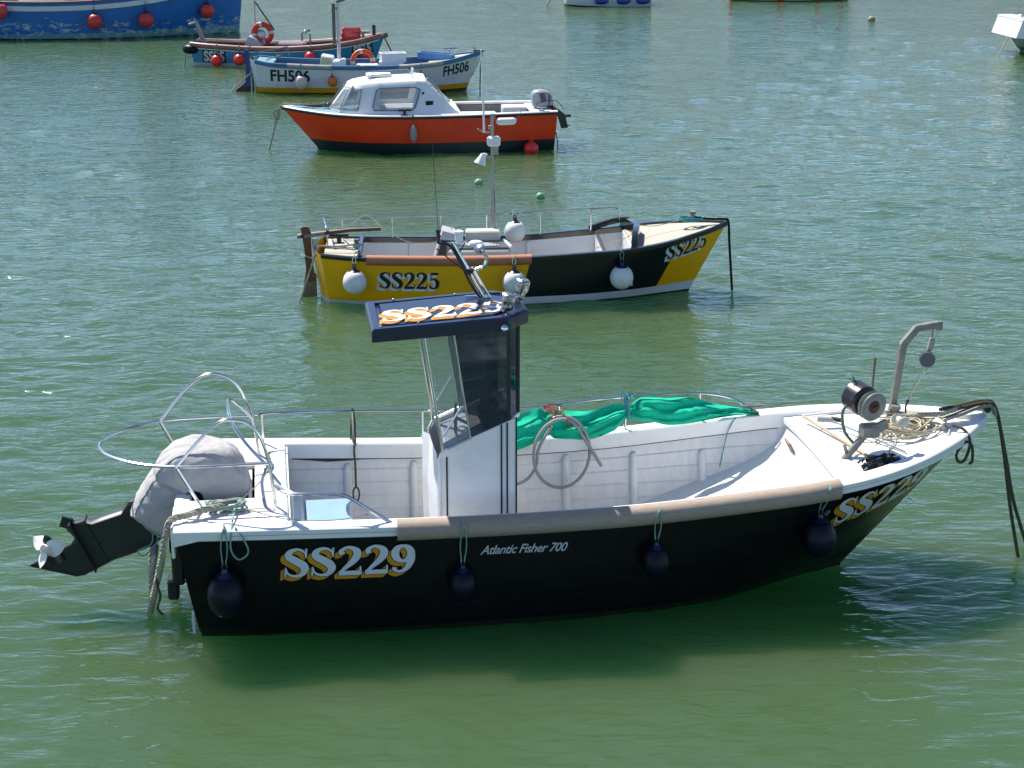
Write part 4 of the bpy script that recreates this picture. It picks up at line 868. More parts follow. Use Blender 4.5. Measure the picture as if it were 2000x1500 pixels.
mb = MB(); mb.box((.62, 0, .735), (.07, 1.36, .05), bev=.012); mb.build('deck_edge', black_gloss, b2)
mb = MB(); mb.prism([(-.62, .80), (-.55, .22), (.55, .22), (.62, .80)], 4.60, 4.63, 'yz'); mb.build('fore_bulkhead', white, b2)
# raised coaming of the fore deck
mb = MB(); o_, i_ = [], []
for a in np.linspace(-1, 1, 21):
    y = a * .76; h = .20 * (1 - abs(a) ** 5) ; o_.append((4.70 - .02, y * 1.02, .83 + h)); i_.append((4.70, y, .83 + h))
rows = []
for k, (x, dz) in enumerate(((4.60, 0), (4.58, 1), (4.67, 1), (4.69, 0))): rows.append([(x + .12 * (1 - abs(p[1] / .7)), p[1], .80 + (p[2] - .80) * dz) for p in o_])
mb.grid(rows); mb.build('coaming', black_gloss, b2)
mb = MB(); mb.tube(cr([(4.70, .70, .95), (4.55, .765, .93), (4.35, .78, .88), (4.1, .785, .80)], 5), .045, 8); mb.build('coaming_wing', black_gloss, b2)
mb = MB(); mb.box((4.2, 0, .60), (.03, 1.36, .30)); mb.build('thwart', white, b2); mb = MB(); mb.box((4.2, 0, .765), (.05, 1.36, .035), bev=.01); mb.build('thwart_cap', blackrub, b2)
for x in (1.35, 3.15): mb = MB(); mb.tube([(x, H2.y_at(x, z) - .058, z) for z in (.62, .5, .3, .23)], .03, 8); mb.build('rib', liner, b2)
def guard2(x, w, z):
    r = .075; cy, cz = w - .005, z - .03; o = [(cy + r * math.cos(R(a)), cz + r * math.sin(R(a)), 0) for a in range(-110, 131, 16)]
    return o + [(cy + (r - .008) * math.cos(R(a)), cz + (r - .008) * math.sin(R(a)), 0) for a in range(130, -111, -16)]
H2.loft('gunwale_guard', terracotta, b2, guard2, .72, 3.12, sides=(-1,))
# rudder and tiller
rd = empty('rudder', (0, 0, 0), 0, None, None); rd.parent = b2
mb = MB(); pl = [(-.26, 1.02), (-.22, 1.05), (-.15, 1.045), (-.12, .98), (-.10, .5), (-.05, .2), (-.05, -.2), (-.34, -.2), (-.25, .1), (-.20, .4), (-.22, .75)]; mb.prism([(p[0] + .0, p[1]) for p in pl], -.024, .024); mb.build('rudder_blade', wood, rd)
mb = MB(); mb.prism([(-.23, .20), (-.055, .22), (-.045, -.2), (-.32, -.2), (-.26, .02)], -.029, .029); mb.build('rudder_shoe', pmat('weathered timber', (.23, .17, .10), .8, var=.4), rd)
mb = MB(); mb.tube(cr([(-.30, 0, .90), (.0, 0, .935), (.45, 0, .985), (.72, 0, 1.0), (.92, 0, 1.0)], 4), [.034] * 9 + [.028] * 8, 8, sq=.9) if False else mb.tube([(-.30, 0, .90), (.0, 0, .935), (.45, 0, .985), (.92, 0, 1.0)], [.036, .036, .030, .028], 8); mb.build('tiller', pmat('dark hardwood', (.10, .035, .022), .45, var=.3), rd)
mb = MB()
for y in (-.04, .04): mb.box((-.06, y, .925), (.30, .008, .045), ry=R(-6))
mb.cyl((-.29, -.05, .90), (-.29, .05, .90), .03, n=8); mb.build('tiller_strap', alu, rd)
mb = MB(); mb.tube([(-.06, 0, .86), (-.03, 0, .5), (.03, 0, .1), (.06, 0, -.15)], [.045, .04, .04, .04], 8); mb.build('sternpost', pmat('pale grey paint', (.42, .45, .43), .5), b2)
mb = MB(); mb.tube([(-.02, -.03, .30), (-.10, -.03, .30)], .012, 6); mb.tube([(-.06, 0, .34), (-.06, 0, .14)], .012, 6); mb.build('pintle', alu, rd)
serif_sign('SS225', on_hull(H2, .90, .265, -1, -.018), .255, b2, [letter_grey, letter_grey, letter_black], cnd=1.06, sh=(-.15, -.14), outline=0)
serif_sign('SS225', on_hull(H2, 5.13, .60, -1, .20), .25, b2, [letter_grey, letter_grey, letter_black], cnd=.78, sh=(-.15, -.13), outline=0, italic=.0)
# rails
rt = [(.05, .60, 1.03), (1.06, .66, 1.035), (2.6, .68, 1.06), (3.4, .70, 1.09), (4.2, .72, 1.125), (4.48, .72, 1.13), (4.56, .72, 1.08), (4.57, .73, .92)]
o = rail('far_rail', [(rt, 5)] + [([(x, .68, z0), (x, .67, z1)], 0) for x, z0, z1 in ((.06, .76, 1.03), (.32, .74, 1.03), (1.08, .72, 1.035), (1.82, .71, 1.05), (2.52, .71, 1.06), (3.34, .74, 1.09), (4.12, .79, 1.12))] + [([(.05, .60, 1.03), (.12, .0, 1.02), (.13, -.01, .76)], 0)], .0125, parent=b2)
mb = MB(); mb.ball((.12, -.005, 1.02), .028, 10, 8); mb.build('rail_joint', steel, b2)
# mast with instruments
ms = empty('mast', (0, 0, 0), 0, None, None); ms.parent = b2
mb = MB(); mb.tube([(2.60, .40, .25), (2.60, .40, 2.62)], .024, 10); mb.tube([(2.66, .42, .5), (2.63, .41, 1.6)], .014, 8); mb.build('mast_tube', pmat('grey steel', (.36, .35, .33), .35, metal=.8, var=.2), ms)
mb = MB(); mb.tube([(2.60, .40, 2.36), (2.47, .38, 2.36), (2.38, .37, 2.42)], .013, 6); mb.box((2.57, .40, 2.43), (.05, .05, .06)); mb.box((2.61, .40, 2.60), (.07, .05, .07)); mb.box((2.64, .38, 2.08), (.10, .05, .10)); mb.tube([(2.60, .40, 1.98), (2.50, .39, 2.0)], .012, 6); mb.build('mast_bracket', pmat('galvanised', (.35, .35, .34), .5), ms)
mb = MB(); mb.tube([(2.48, .37, 2.36), (2.47, .37, 2.7), (2.44, .37, 3.58)], [.018, .015, .011], 8); mb.build('vhf_aerial', white, ms)
mb = MB(); mb.lathe((2.66, .38, 2.52), (1, 0, .02), [(0, .02), (.03, .05), (.06, .055), (.24, .055), (.27, .05), (.30, .02)], 16); mb.build('radar_reflector', white, ms)
mb = MB(); mb.tube([(2.96, .38, 2.52), (3.04, .38, 2.70)], .004, 5); mb.build('reflector_cord', ropeblue, ms)
mb = MB(); mb.box((2.62, .36, 2.23), (.20, .12, .15), bev=.03); mb.build('navigation_light', white, ms)
mb = MB(); mb.lathe((2.47, .38, 2.04), (-.35, -.12, -.9), [(0, .035), (.03, .045), (.10, .07), (.16, .095), (.165, .08)], 16); mb.tube([(2.47, .38, 2.04), (2.52, .39, 2.02)], .02, 8); mb.build('loudhailer', white, ms)
# engine box and console
eb = empty('engine_box', (0, 0, 0), 0, None, None); eb.parent = b2
mb = MB(); mb.box((2.38, 0, .48), (.92, .62, .50), bev=.03); mb.build('box', pmat('grey box', (.36, .37, .35), .5), eb)
mb = MB(); mb.box((2.42, -.02, .745), (.80, .50, .03), bev=.01); mb.build('hatch', pmat('dark hatch', (.07, .075, .08), .4), eb)
mb = MB(); mb.box((2.45, .28, .83), (.52, .22, .16), bev=.02); mb.build('seat_box', pmat('cream box', (.58, .56, .48), .5), eb)
mb = MB()
for k in range(4): mb.box((2.32 + .05 * k, -.06 - .05 * k, .772), (.42, .022, .014), rz=R(8))
mb.build('slat', white, eb); mb = MB(); mb.box((2.80, -.02, .765), (.04, .5, .03), rz=R(10)); mb.build('white_bar', white, eb)
mb = MB(); mb.ball((2.33, -.16, .81), .09, 14, 8, (1.2, .9, .42)); mb.build('white_fitting', white, eb)
mb = MB(); mb.prism([(1.62, .25), (1.84, .98), (2.03, .93), (1.92, .25)], -.10, .30); mb.build('console', pmat('console grey', (.42, .44, .42), .4), b2)
mb = MB(); mb.prism([(1.72, .50), (1.83, .84), (1.90, .82), (1.88, .50)], -.115, -.102); mb.build('console_panel', blackp, b2)
cleat(b2, (.30, .05, .78), blackp, 1.6); bollard(b2, (.57, -.28, .76), pmat('green stained post', (.07, .13, .10), .7, var=.4, scale=20), 1.0); bollard(b2, (5.58, 0, 1.05), alu, 1.1)
W2 = pmat('white fender vinyl', (.70, .71, .66), .38, var=.08, scale=7, dirt=.12, dirtcol=(.4, .42, .34))
for (x, z, r, lab) in ((.55, .40, .175, 'round white fender at the stern of the yellow boat, left of the SS225 lettering'), (2.86, .38, .172, 'round white fender at the forward end of the terracotta guard'), (4.43, .42, .172, 'round white fender on the black middle part of the yellow and black boat')):
    y = H2.y_at(x, z) + r; fender(F2, (x, -y, z), r, W2, ropegreen, (x, -(H2.W(x) + (.07 if .7 < x < 3.1 else .03)), H2.Z(x) + .03), lab, 'white fenders on the yellow and black boat', NAVYN, sc=1.0)
fender(F2, (2.95, .60, .80), .165, W2, ropegreen, (2.93, .69, 1.08), 'white fender tied to the far rail with its base facing the camera', 'white fenders on the yellow and black boat', NAVYN, sc=1.0)
rope('mooring_rope', [(5.58, 0, 1.13), (5.8, .0, 1.10), (6.05, 0, 1.09), (6.12, 0, 1.05), (6.15, 0, .7), (6.22, 0, -.05)], .02, ropeblack, F2, 'dark mooring rope dropping from the bow of the yellow and black boat', 'bow mooring ropes')
rope('mooring_rope', [(.57, -.30, .84), (.3, -.35, .82), (.06, -.36, .83), (.0, -.37, .78), (-.14, -.36, .4), (-.30, -.34, -.05)], .014, ropew, F2, 'pale mooring rope slanting from the stern post past the rudder into the water', 'stern mooring ropes', True)
rope('cord', [(.0, -.30, .62), (-.15, -.15, .62), (-.26, 0, .62), (-.26, .04, .62)], .009, ropegreen, F2, 'pale cord lashed round the wooden rudder')
mb = MB()
for k in range(6): mb.tube([(.57 + .045 * math.cos(a + k), -.28 + .045 * math.sin(a + k), .79 + .012 * k) for a in np.linspace(0, 6.1, 14)], .008, 5)
mb.tube(cr([(.33, .05, .88), (.36, .0, .86), (.45, -.12, .80), (.54, -.24, .80)], 4), .009, 5)
tag(mb.build('rope_tangle', ropegreen, None, frame=F2), 'green cord wound round the stern post of the yellow boat', 'rope')
rope('thin_cord', [(.45, .3, .98), (.7, .6, 1.08), (1.0, .30, .90), (1.4, .2, .73), (1.8, .15, .78), (2.0, .2, .98)], .006, ropew, F2, 'loose pale cord drooping from the tiller to the grey console')
mb = MB()
for k in range(7): mb.tube([(5.55 + (.12 + .012 * k) * math.cos(a + k), .0 + .10 * math.sin(a + k), 1.075 + .008 * k) for a in np.linspace(0, 5.6, 14)], .009, 5)
tag(mb.build('rope_coil', ropeteal, None, frame=F2), 'pale and teal cord coiled round the bow post of the yellow and black boat', 'rope')
rope('mooring_rope', [(5.60, 0, 1.12), (5.75, .03, 1.10), (5.95, 0, 1.10)], .02, ropew, F2, 'short pale rope between bow post and stem of the yellow and black boat', None, True)
rope('thin_cord', [(5.5, .02, 1.10), (5.0, -.10, 1.02), (4.72, -.2, 1.05), (4.6, -.25, .9), (4.3, -.3, .80), (4.0, -.35, .70), (3.9, -.4, .45)], .006, ropew, F2, 'thin pale cord led aft from the bow post over the black coaming')

# ================================================================== THE ORANGE-RED CABIN BOAT
F3 = frame(.9, 38.85, 187)
b3 = empty('cabin_boat', F3[0].translation, F3[1], 'orange-red cabin boat with white wheelhouse and grey outboard motor', 'boat', 'moored boats')
H3 = Hull([(0, .82, .84, .06, .66), (1, .92, .83, .95, .82), (2, .98, .82, 1.9, .94), (3, 1.02, .82, 2.85, .95), (4, .97, .83, 3.75, .82), (4.6, .80, .84, 4.3, .62), (5, .66, .86, 4.65, .46), (5.5, .38, .90, 4.95, .26), (5.98, .02, .94, 5.20, .02)], p0=.6, p1=.95)
RED = (.84, .046, .006)
H3.shell('hull', paint_mat('orange red hull', RED, [((.018, .024, .026), [(0, 0, -1, .235)])], rough=.3, var=.14, chips=.0), b3)
def rub3(x, w, z): return [(w + .022, z - .02, 0), (w + .024, z - .05, 0), (w + .002, z - .06, 0), (w + .002, z - .015, 0)]
H3.loft('rubbing_strake', blackrub, b3, rub3)
H3.gunwale('gunwale', white, b3, out=.012, inn=.10, th=.03, top=.02, lip=.05)
H3.flat('fore_deck', pmat('pale blue deck', (.17, .33, .40), .5, var=.12, dirt=.2), b3, 3.7, 5.9, .005, t=.08, rel=True, camber=.05)
H3.flat('side_deck', white, b3, 2.1, 3.9, .0, t=.07, rel=True)
H3.inner('inner_liner', pmat('cockpit grey', (.20, .21, .21), .6, dirt=.3), b3, .35, t=.09, x0=.1, x1=2.15, ztop=.05)
H3.flat('cockpit_floor', floor_m, b3, .08, 2.2, .355, t=.08)
mb = MB(); mb.box((.30, 0, .79), (.50, 1.45, .05), bev=.015); mb.build('motor_well', white, b3)
mb = MB(); mb.box((.80, -.48, .60), (.55, .45, .40), bev=.02); mb.box((1.6, -.60, .60), (.8, .28, .10), bev=.02); mb.build('cockpit_seat', white, b3)
# cabin: sections from aft to windscreen; (x, half width base, half width top, z top)
cb = empty('cabin', (0, 0, 0), 0, None, None); cb.parent = b3
zb = .84
base = [(4.98, .18), (4.75, .52), (4.35, .74), (3.9, .80), (3.20, .83), (2.15, .86)]
topp = [(4.55, .16), (4.42, .42), (4.22, .56), (3.85, .60), (3.05, .62), (2.86, .62)]
ztop = [1.40, 1.42, 1.44, 1.47, 1.50, 1.49]; crown = [1.46, 1.50, 1.53, 1.57, 1.60, 1.58]
for sg in (-1, 1):
    mb = MB(); rows = []
    for (bx_, by_), (tx_, ty_), zt, zc in zip(base, topp, ztop, crown):
        bt, tp = np.array([bx_, sg * by_, zb]), np.array([tx_, sg * ty_, zt]); r = [tuple(bt + (tp - bt) * t) for t in (0, .16, .5, .84)]
        r += [tuple(tp + [0, -sg * .012, .02]), (tx_, sg * (ty_ - .06), zt + .045), (tx_, sg * ty_ * .5, zc - .01), (tx_, 0, zc)]; rows.append(r)
    mm = len(rows[0]); vs = [p for r in rows for p in r]
    fs = [(i * mm + k, i * mm + k + 1, (i + 1) * mm + k + 1, (i + 1) * mm + k) for i in range(len(rows) - 1) for k in range(mm - 1) if not (i in (0, 1, 3) and k in (1, 2))]
    mb.add(vs, fs); mb.build('cabin_shell', white, cb, ang=50)
    mb = MB(); mb.tube([(4.755, sg * .52, zb), (4.43, sg * .425, 1.42)], .026, 8); mb.build('window_pillar', white, cb)
mb = MB(); mb.grid([[(base[0][0], -.18, zb), (base[0][0], .18, zb)], [(4.55, -.16, 1.40), (4.55, .16, 1.40)], [(4.50, -.10, 1.46), (4.50, .10, 1.46)]]); mb.build('cabin_front', white, cb)
gl = glass_mat('cabin glass', (.40, .43, .45), .42, .10); glr = pmat('window rubber', (.10, .10, .10), .6)
def sidept(s, t, sg, off=.0):
    """s along x between stations (0..1 of x range 4.35->2.9), t up"""
    B0, T0 = np.array([4.35, .74, zb]), np.array([4.22, .56, 1.44]); B1, T1 = np.array([2.15, .86, zb]), np.array([2.86, .62, 1.49])
    return None
def winpoly(pts, nrm, name='side_window', rows_=6):
    c = sum((Vector(p) for p in pts), Vector()) / len(pts); n = Vector(nrm).normalized(); mb = MB(); mb.add([tuple(Vector(p) + n * .020) for p in pts], [tuple(range(len(pts)))]); w = empty(name, (0, 0, 0), 0, None, None); w.parent = cb
    w2 = mb.build('pane', gl, cb, smooth=False); bpy.data.objects.remove(w); w2.name = name
    mb = MB(); mb.tube([tuple(Vector(p) + n * .022) for p in pts], .010, 6, close=True); mb.build('window_seal', glr, cb)
def wall_at(x, z, sg):
    """cabin side wall half width at height z for the long flat side"""
    t = (z - zb) / .62; yb = np.interp(x, [2.15, 2.95, 3.9, 4.35], [.86, .84, .80, .74]); yt = np.interp(x, [2.86, 2.95, 3.85, 4.22], [.62, .62, .60, .56])
    return (x, sg * (yb + (yt - yb) * t), z)
for sg in (1, -1):
    winpoly([wall_at(x, z, sg) for x, z in ((4.0, .92), (4.03, .98), (3.93, 1.34), (3.86, 1.385), (3.08, 1.39), (2.99, 1.35), (3.03, 1.20), (3.11, .98), (3.19, .92))], (0, sg, .35))
    A_, B_, C_, D_ = (4.335, sg * .72, zb + .07), (4.70, sg * .51, zb + .07), (4.45, sg * .435, 1.36), (4.23, sg * .57, 1.36)
    winpoly([A_, B_, C_, D_], (.75, sg * .75, .35), 'quarter_windscreen')
    A_, B_, C_, D_ = (4.70, sg * .51, zb + .07), (4.93, sg * .17, zb + .07), (4.60, sg * .15, 1.36), (4.45, sg * .42, 1.36)
    winpoly([(a[0] + .015, a[1], a[2] + .01) for a in (A_, B_, C_, D_)], (1, sg * .2, .45), 'windscreen')
    mb = MB(); p = wall_at(2.82, 1.05, sg); mb.box((p[0] - .02, p[1] + sg * .006, p[2]), (.16, .012, .13)); mb.build('small_dark_window', pmat('dark acrylic', (.012, .014, .016), .15), cb)
    mb = MB(); p = wall_at(2.93, 1.27, sg); mb.lathe((p[0] - .0, p[1], p[2]), (0, sg, .3), [(0, .03), (.02, .028)], 10); mb.build('side_lamp', pmat('dark red lamp', (.06, .01, .01), .3), cb)
    mb = MB(); mb.tube(cr([(4.05, sg * .36, 1.53), (4.02, sg * .36, 1.61), (3.9, sg * .36, 1.635), (3.3, sg * .36, 1.66), (3.16, sg * .36, 1.65), (3.12, sg * .36, 1.56)], 4), .012, 6); mb.build('roof_rail', steel, cb)
    mb = MB(); mb.tube(cr([(2.78, sg * .60, 1.42), (2.70, sg * .62, 1.42), (2.50, sg * .64, 1.20), (2.46, sg * .64, 1.12), (2.52, sg * .64, 1.10)], 4), .013, 6); mb.build('grab_rail', steel, cb)
mb = MB(); mb.box((3.85, .05, 1.60), (.55, .42, .06), bev=.02); mb.build('roof_hatch', white, cb)
mb = MB(); mb.cyl((3.1, -.1, 1.58), (3.1, -.1, 1.68), .02, n=8); mb.ball((3.1, -.1, 1.70), .032, 10, 8); mb.build('masthead_light', white, cb)
# solid light interior shell so the windows show a pale room, open aft
mb = MB(); mb.box((2.20, 0, .86), (.04, 1.66, .10)); mb.build('cabin_sill', white, cb)
o3 = empty('outboard_motor', (0, 0, 0), 0, None, None); o3.parent = b3
mb = MB(); prf = [(-.02, .86), (.02, 1.08), (.10, 1.18), (.26, 1.22), (.42, 1.20), (.48, 1.12), (.46, .86)]; rows = []
for t, q in ((-1, .8), (-.85, .93), (-.4, 1), (.4, 1), (.85, .93), (1, .8)): rows.append([(.22 + (p[0] - .22) * q, t * .17, 1.0 + (p[1] - 1.0) * q) for p in prf + [prf[0]]])
mb.grid(rows)
for e in (0, -1): mb.add(rows[e][:-1], [tuple(range(len(prf)))])
o = mb.build('cowling', pmat('silver grey cowl', (.30, .31, .34), .35, var=.2), o3, ang=50)
mb = MB(); mb.box((.24, .176, 1.06), (.12, .008, .2), ry=R(12)); mb.box((.10, .176, 1.0), (.03, .006, .26)); mb.build('cowl_stripe', pmat('dark stripe', (.05, .05, .09), .4), o3)
mb = MB(); mb.prism([(.0, .86), (.45, .86), (.30, .80), (-.12, .62), (-.20, .35), (-.35, .36), (-.28, .66), (-.12, .78)], -.05, .05); mb.box((-.32, 0, .42), (.14, .18, .015)); mb.box((-.36, 0, .62), (.12, .02, .06)); mb.build('lower_unit', motor_black, o3)
mb = MB(); mb.tube(cr([(.38, .2, .88), (.36, .25, .95), (-.02, .25, 1.0), (-.22, .2, .82)], 4), .008, 5); mb.build('fuel_line', blackrub, o3)
cleat(b3, (3.35, .93, .84), blackp, 1.5); cleat(b3, (.35, .78, .86), steel, 1.2); cleat(b3, (5.0, .0, .92), steel, 1.2)
fender(F3, (3.18, 1.13, .46), .075, pmat('weathered grey fender', (.30, .30, .27), .7, dirt=.4), roped, (3.18, 1.04, .86), 'slim weathered grey fender hanging on the orange-red hull', None, None, sc=2.4)
rope('mooring_rope', [(5.0, 0, .97), (5.5, .02, .97), (5.9, .02, 1.0), (6.02, .02, .93), (6.04, .03, .72), (6.10, .04, .68), (6.16, .03, .80), (6.08, .02, .88), (6.12, .02, .6), (6.3, .02, -.05)], .022, ropew, F3, 'frayed pale mooring rope falling from the orange-red bow into the water', 'bow mooring ropes', True)
mb = MB()
for k in range(5): mb.tube([(5.15 + .25 * math.cos(a + k) * (1 + .2 * k), .0 + .14 * math.sin(a + k), .94 + .01 * k) for a in np.linspace(0, 5, 12)], .014, 5)
tag(mb.build('rope_heap', roped, None, frame=F3), 'dark rope lying on the pale blue fore deck of the cabin boat', 'rope')
rope('chain', [(-.02, .1, .45), (-.08, .1, .2), (-.12, .1, -.05)], .012, roped, F3, 'dark rope dropping from the transom under the grey motor')
mb = MB(); mb.tube([(5.52 + .025 * math.cos(a), .01, .42 + .025 * math.sin(a)) for a in np.linspace(0, 2 * PI, 11)[:-1]], .006, 5, close=True); mb.build('stem_eye', steel, b3)

# ================================================================== FH506
F4 = frame(-7.0, 47.35, 2)
b4 = empty('fishing_boat', F4[0].translation, F4[1], 'white fishing boat marked FH506 with blue gunwale, yellow waterline and blue rudder', 'boat', 'moored boats')
H4 = Hull([(.12, .50, .90, .24, .30), (.5, .66, .84, .6, .45), (1, .70, .80, 1.05, .54), (2, .76, .76, 2.0, .66), (3, .83, .755, 2.95, .74), (4, .88, .775, 3.85, .72), (4.7, .84, .82, 4.5, .60), (5.2, .70, .87, 4.95, .42), (5.7, .42, .96, 5.4, .2), (6.16, .02, 1.05, 5.76, .02)], p0=.5, p1=1.1, bow=.18)
H4.shell('hull', paint_mat('white hull yellow boot', (.60, .62, .62), [((.55, .30, .008), [(.008, 0, -1, .165)]), ((.05, .025, .015), [(.01, 0, -1, .02)])], rough=.35, var=.08), b4)
blue4 = pmat('blue gunwale paint', (.045, .15, .28), .45, var=.2)
H4.loft('gunwale', blue4, b4, lambda x, w, z: [(w + .03, z - .10, 0), (w + .035, z - .01, 0), (w + .02, z + .012, 0), (w - .07, z + .012, 0), (w - .08, z - .06, 0), (w - .0, z - .10, 0)])
H4.inner('inner_liner', pmat('blue inside', (.05, .12, .24), .6), b4, .3, t=.07, x0=.5, x1=5.0, ztop=.03)
H4.flat('cockpit_floor', pmat('grey inside floor', (.20, .20, .20), .8, dirt=.3), b4, .5, 5.0, .305, t=.06)
H4.flat('fore_deck', pmat('grey fore deck', (.38, .39, .36), .7, dirt=.2), b4, 4.75, 6.05, -.03, t=.07, rel=True, th=.05)
H4.flat('after_deck', pmat('pale blue deck', (.17, .33, .40), .5), b4, .16, .6, -.02, t=.07, rel=True, th=.05)
for x0, x1 in ((1.0, 2.2), (3.98, 5.15)): H4.loft('gunwale_guard', greypipe, b4, lambda x, w, z: [(w - .01 + .065 * math.cos(R(a)), z - .035 + .065 * math.sin(R(a)), 0) for a in range(-120, 150, 30)], x0, x1, sides=(-1,))
font_sign('FH506', on_hull(H4, .52, .36, -1, -.02), .42, b4, letter_black, bold=.012, sx=.95); font_sign('FH506', on_hull(H4, 5.12, .44, -1, .16), .38, b4, letter_black, bold=.010, sx=.70, shear=.12)
rd = empty('rudder', (0, 0, 0), 0, None, None); rd.parent = b4
mb = MB(); mb.prism([(-.20, 1.10), (-.08, 1.12), (-.06, .5), (-.06, -.2), (-.5, -.2), (-.42, .06), (-.20, .25), (-.17, .7)], -.03, .03); mb.build('rudder_blade', pmat('blue rudder paint', (.012, .045, .22), .4), rd)
mb = MB(); mb.prism([(-.47, .02), (-.40, .10), (-.06, .14), (-.06, -.2), (-.55, -.2)], -.035, .035); mb.build('rudder_foot', pmat('brown antifouling', (.07, .03, .02), .7), rd)
mb = MB(); mb.box((-.0, 0, .45), (.06, .06, .95)); mb.build('sternpost', pmat('dark green post', (.02, .06, .06), .5), b4)
mb = MB(); mb.tube([(2.33, .1, .3), (2.34, .1, 2.6)], .05, 10); mb.build('mast', pmat('white mast', (.6, .6, .56), .4), b4)
mb = MB(); mb.tube([(2.22, .06, 1.25), (2.22, .06, 2.32)], [.045, .05], 8); mb.box((2.26, .08, 1.3), (.12, .06, .04)); mb.box((2.26, .08, 2.2), (.12, .06, .04)); mb.ball((2.30, .05, 2.52), .07, 8, 6); mb.tube([(2.3, .05, 2.36), (2.5, .05, 2.40), (2.56, .05, 2.46)], .03, 6); mb.build('mast_fittings', pmat('olive grey fitting', (.12, .115, .09), .6), b4)
mb = MB(); mb.box((1.98, .10, .64), (.34, .44, .62), ry=R(10), bev=.03); mb.box((2.35, .02, .62), (.35, .42, .45), ry=R(-6), bev=.03); mb.build('engine_casing', white, b4)
mb = MB(); mb.box((1.97, -.135, .72), (.26, .012, .34), ry=R(10)); mb.build('yellow_door', pmat('cream yellow', (.62, .55, .25), .5), b4)
mb = MB(); ring_buoy(mb, (0, 0, 0), .27, .065); o = mb.build('lifebuoy', [pmat('orange ring', (.62, .10, .015), .5), pmat('ring band', (.55, .53, .5), .6)], None, ang=60); o.location = F4[0] @ Vector((2.98, -.1, .80)); o.rotation_euler = (R(-12), 0, R(6)); tag(o, 'orange lifebuoy standing behind the white engine casing of FH506', 'lifebuoy', 'lifebuoys on the far boats')
for i, (x, y, z, w) in enumerate(((3.75, .05, .32, .62), (3.76, .05, .56, .62), (3.78, .05, .78, .64))):
    mb = MB(); fish_crate(mb, (0, 0, 0), (w, .42, .22), 0, False); o = mb.build('fish_box', white, None, frame=None); o.location = F4[0] @ Vector((x, y, z)); o.rotation_euler = (0, 0, R(2 + (8, -5, 12)[i])); tag(o, ('white fish box at the bottom of its stack in FH506', 'white fish box in the middle of its stack in FH506', 'open white fish box on top of the stack in FH506')[i], 'box', 'fish boxes in the white boat')
mb = MB(); mb.box((0, 0, 0), (.62, .40, .12), bev=.04); o = mb.build('fish_box', white, None); o.location = F4[0] @ Vector((3.10, -.35, .70)); tag(o, 'low white lid lying in front of the orange lifebuoy', 'lid')
mb = MB(); fish_crate(mb, (0, 0, 0), (.95, .30, .16), 0, False); o = mb.build('fish_box', pmat('blue crate', (.12, .30, .55), .5), None); o.location = F4[0] @ Vector((4.95, .15, .82)); o.rotation_euler = (0, R(2), R(-18)); tag(o, 'long blue fish box against the fore deck of FH506', 'box')
mb = MB(); mb.ball((2.95, .15, .56), .22, 12, 8, (1.3, 1, .8)); o = mb.build('net_heap', pmat('green net', (.01, .07, .04), .9, var=.6, scale=20, bump=1), None, frame=F4); tag(o, 'small heap of dark green net under the orange lifebuoy', 'net')
cleat(b4, (5.35, .10, .95), steel, 2.0); mb = MB(); mb.cyl((5.98, -.16, 1.08), (5.98, .16, 1.08), .035, n=8); mb.cyl((5.98, 0, .98), (5.98, 0, 1.16), .03, n=8); mb.cyl((5.98, 0, 1.07), (6.26, 0, 1.07), .03, n=8); mb.build('stem_fitting', alu, b4)
for (x, z, r, m, lab) in ((1.36, .33, .175, pmat('pinkish white fender', (.62, .50, .42), .4, var=.12), 'round pinkish-white fender over the FH506 number at the stern'), (2.20, .36, .13, pmat('orange fender vinyl', (.62, .16, .012), .4, var=.1), 'small orange fender on FH506 beside the cabin boat roof'), (4.55, .42, .13, pmat('navy fender far', (.01, .014, .04), .4), 'small dark blue fender on FH506 behind the cabin boat roof')):
    y = H4.y_at(x, z) + r; fender(F4, (x, -y, z), r, m, ropeteal, (x, -(H4.W(x) + .06), H4.Z(x) + .03), lab, 'fenders on the white boat', NAVYN, sc=1.12)
rope('mooring_rope', [(6.2, 0, 1.04), (6.15, -.02, .6), (6.13, -.02, -.05)], .018, ropeblack, F4, 'dark mooring rope hanging straight from the bow of FH506', 'bow mooring ropes')
rope('mooring_rope', [(6.15, .03, .9), (5.95, .05, .45), (5.8, .05, .2)], .010, ropeblack, F4, 'thin dark line slanting back from the stem of FH506', 'bow mooring ropes')
rope('mooring_rope', [(.75, .10, .95), (.3, -.1, .80), (-.1, -.12, .45), (-.42, -.10, .15), (-.62, -.1, -.05)], .018, ropew, F4, 'pale mooring rope running from the stern of FH506 past the blue rudder', 'stern mooring ropes')
mb = MB(); mb.tube([(.72, .1, .85), (.95, .1, 1.18)], .014, 6); mb.tube([(.95, .1, 1.18), (.98, .1, .85)], .014, 6); mb.tube([(.95, .1, 1.18), (.45, .15, 1.08), (.0, .2, 1.0)], .012, 6); mb.tube([(.55, .14, 1.1), (.74, .1, .86)], .012, 6); mb.build('stern_frame', alu, b4)

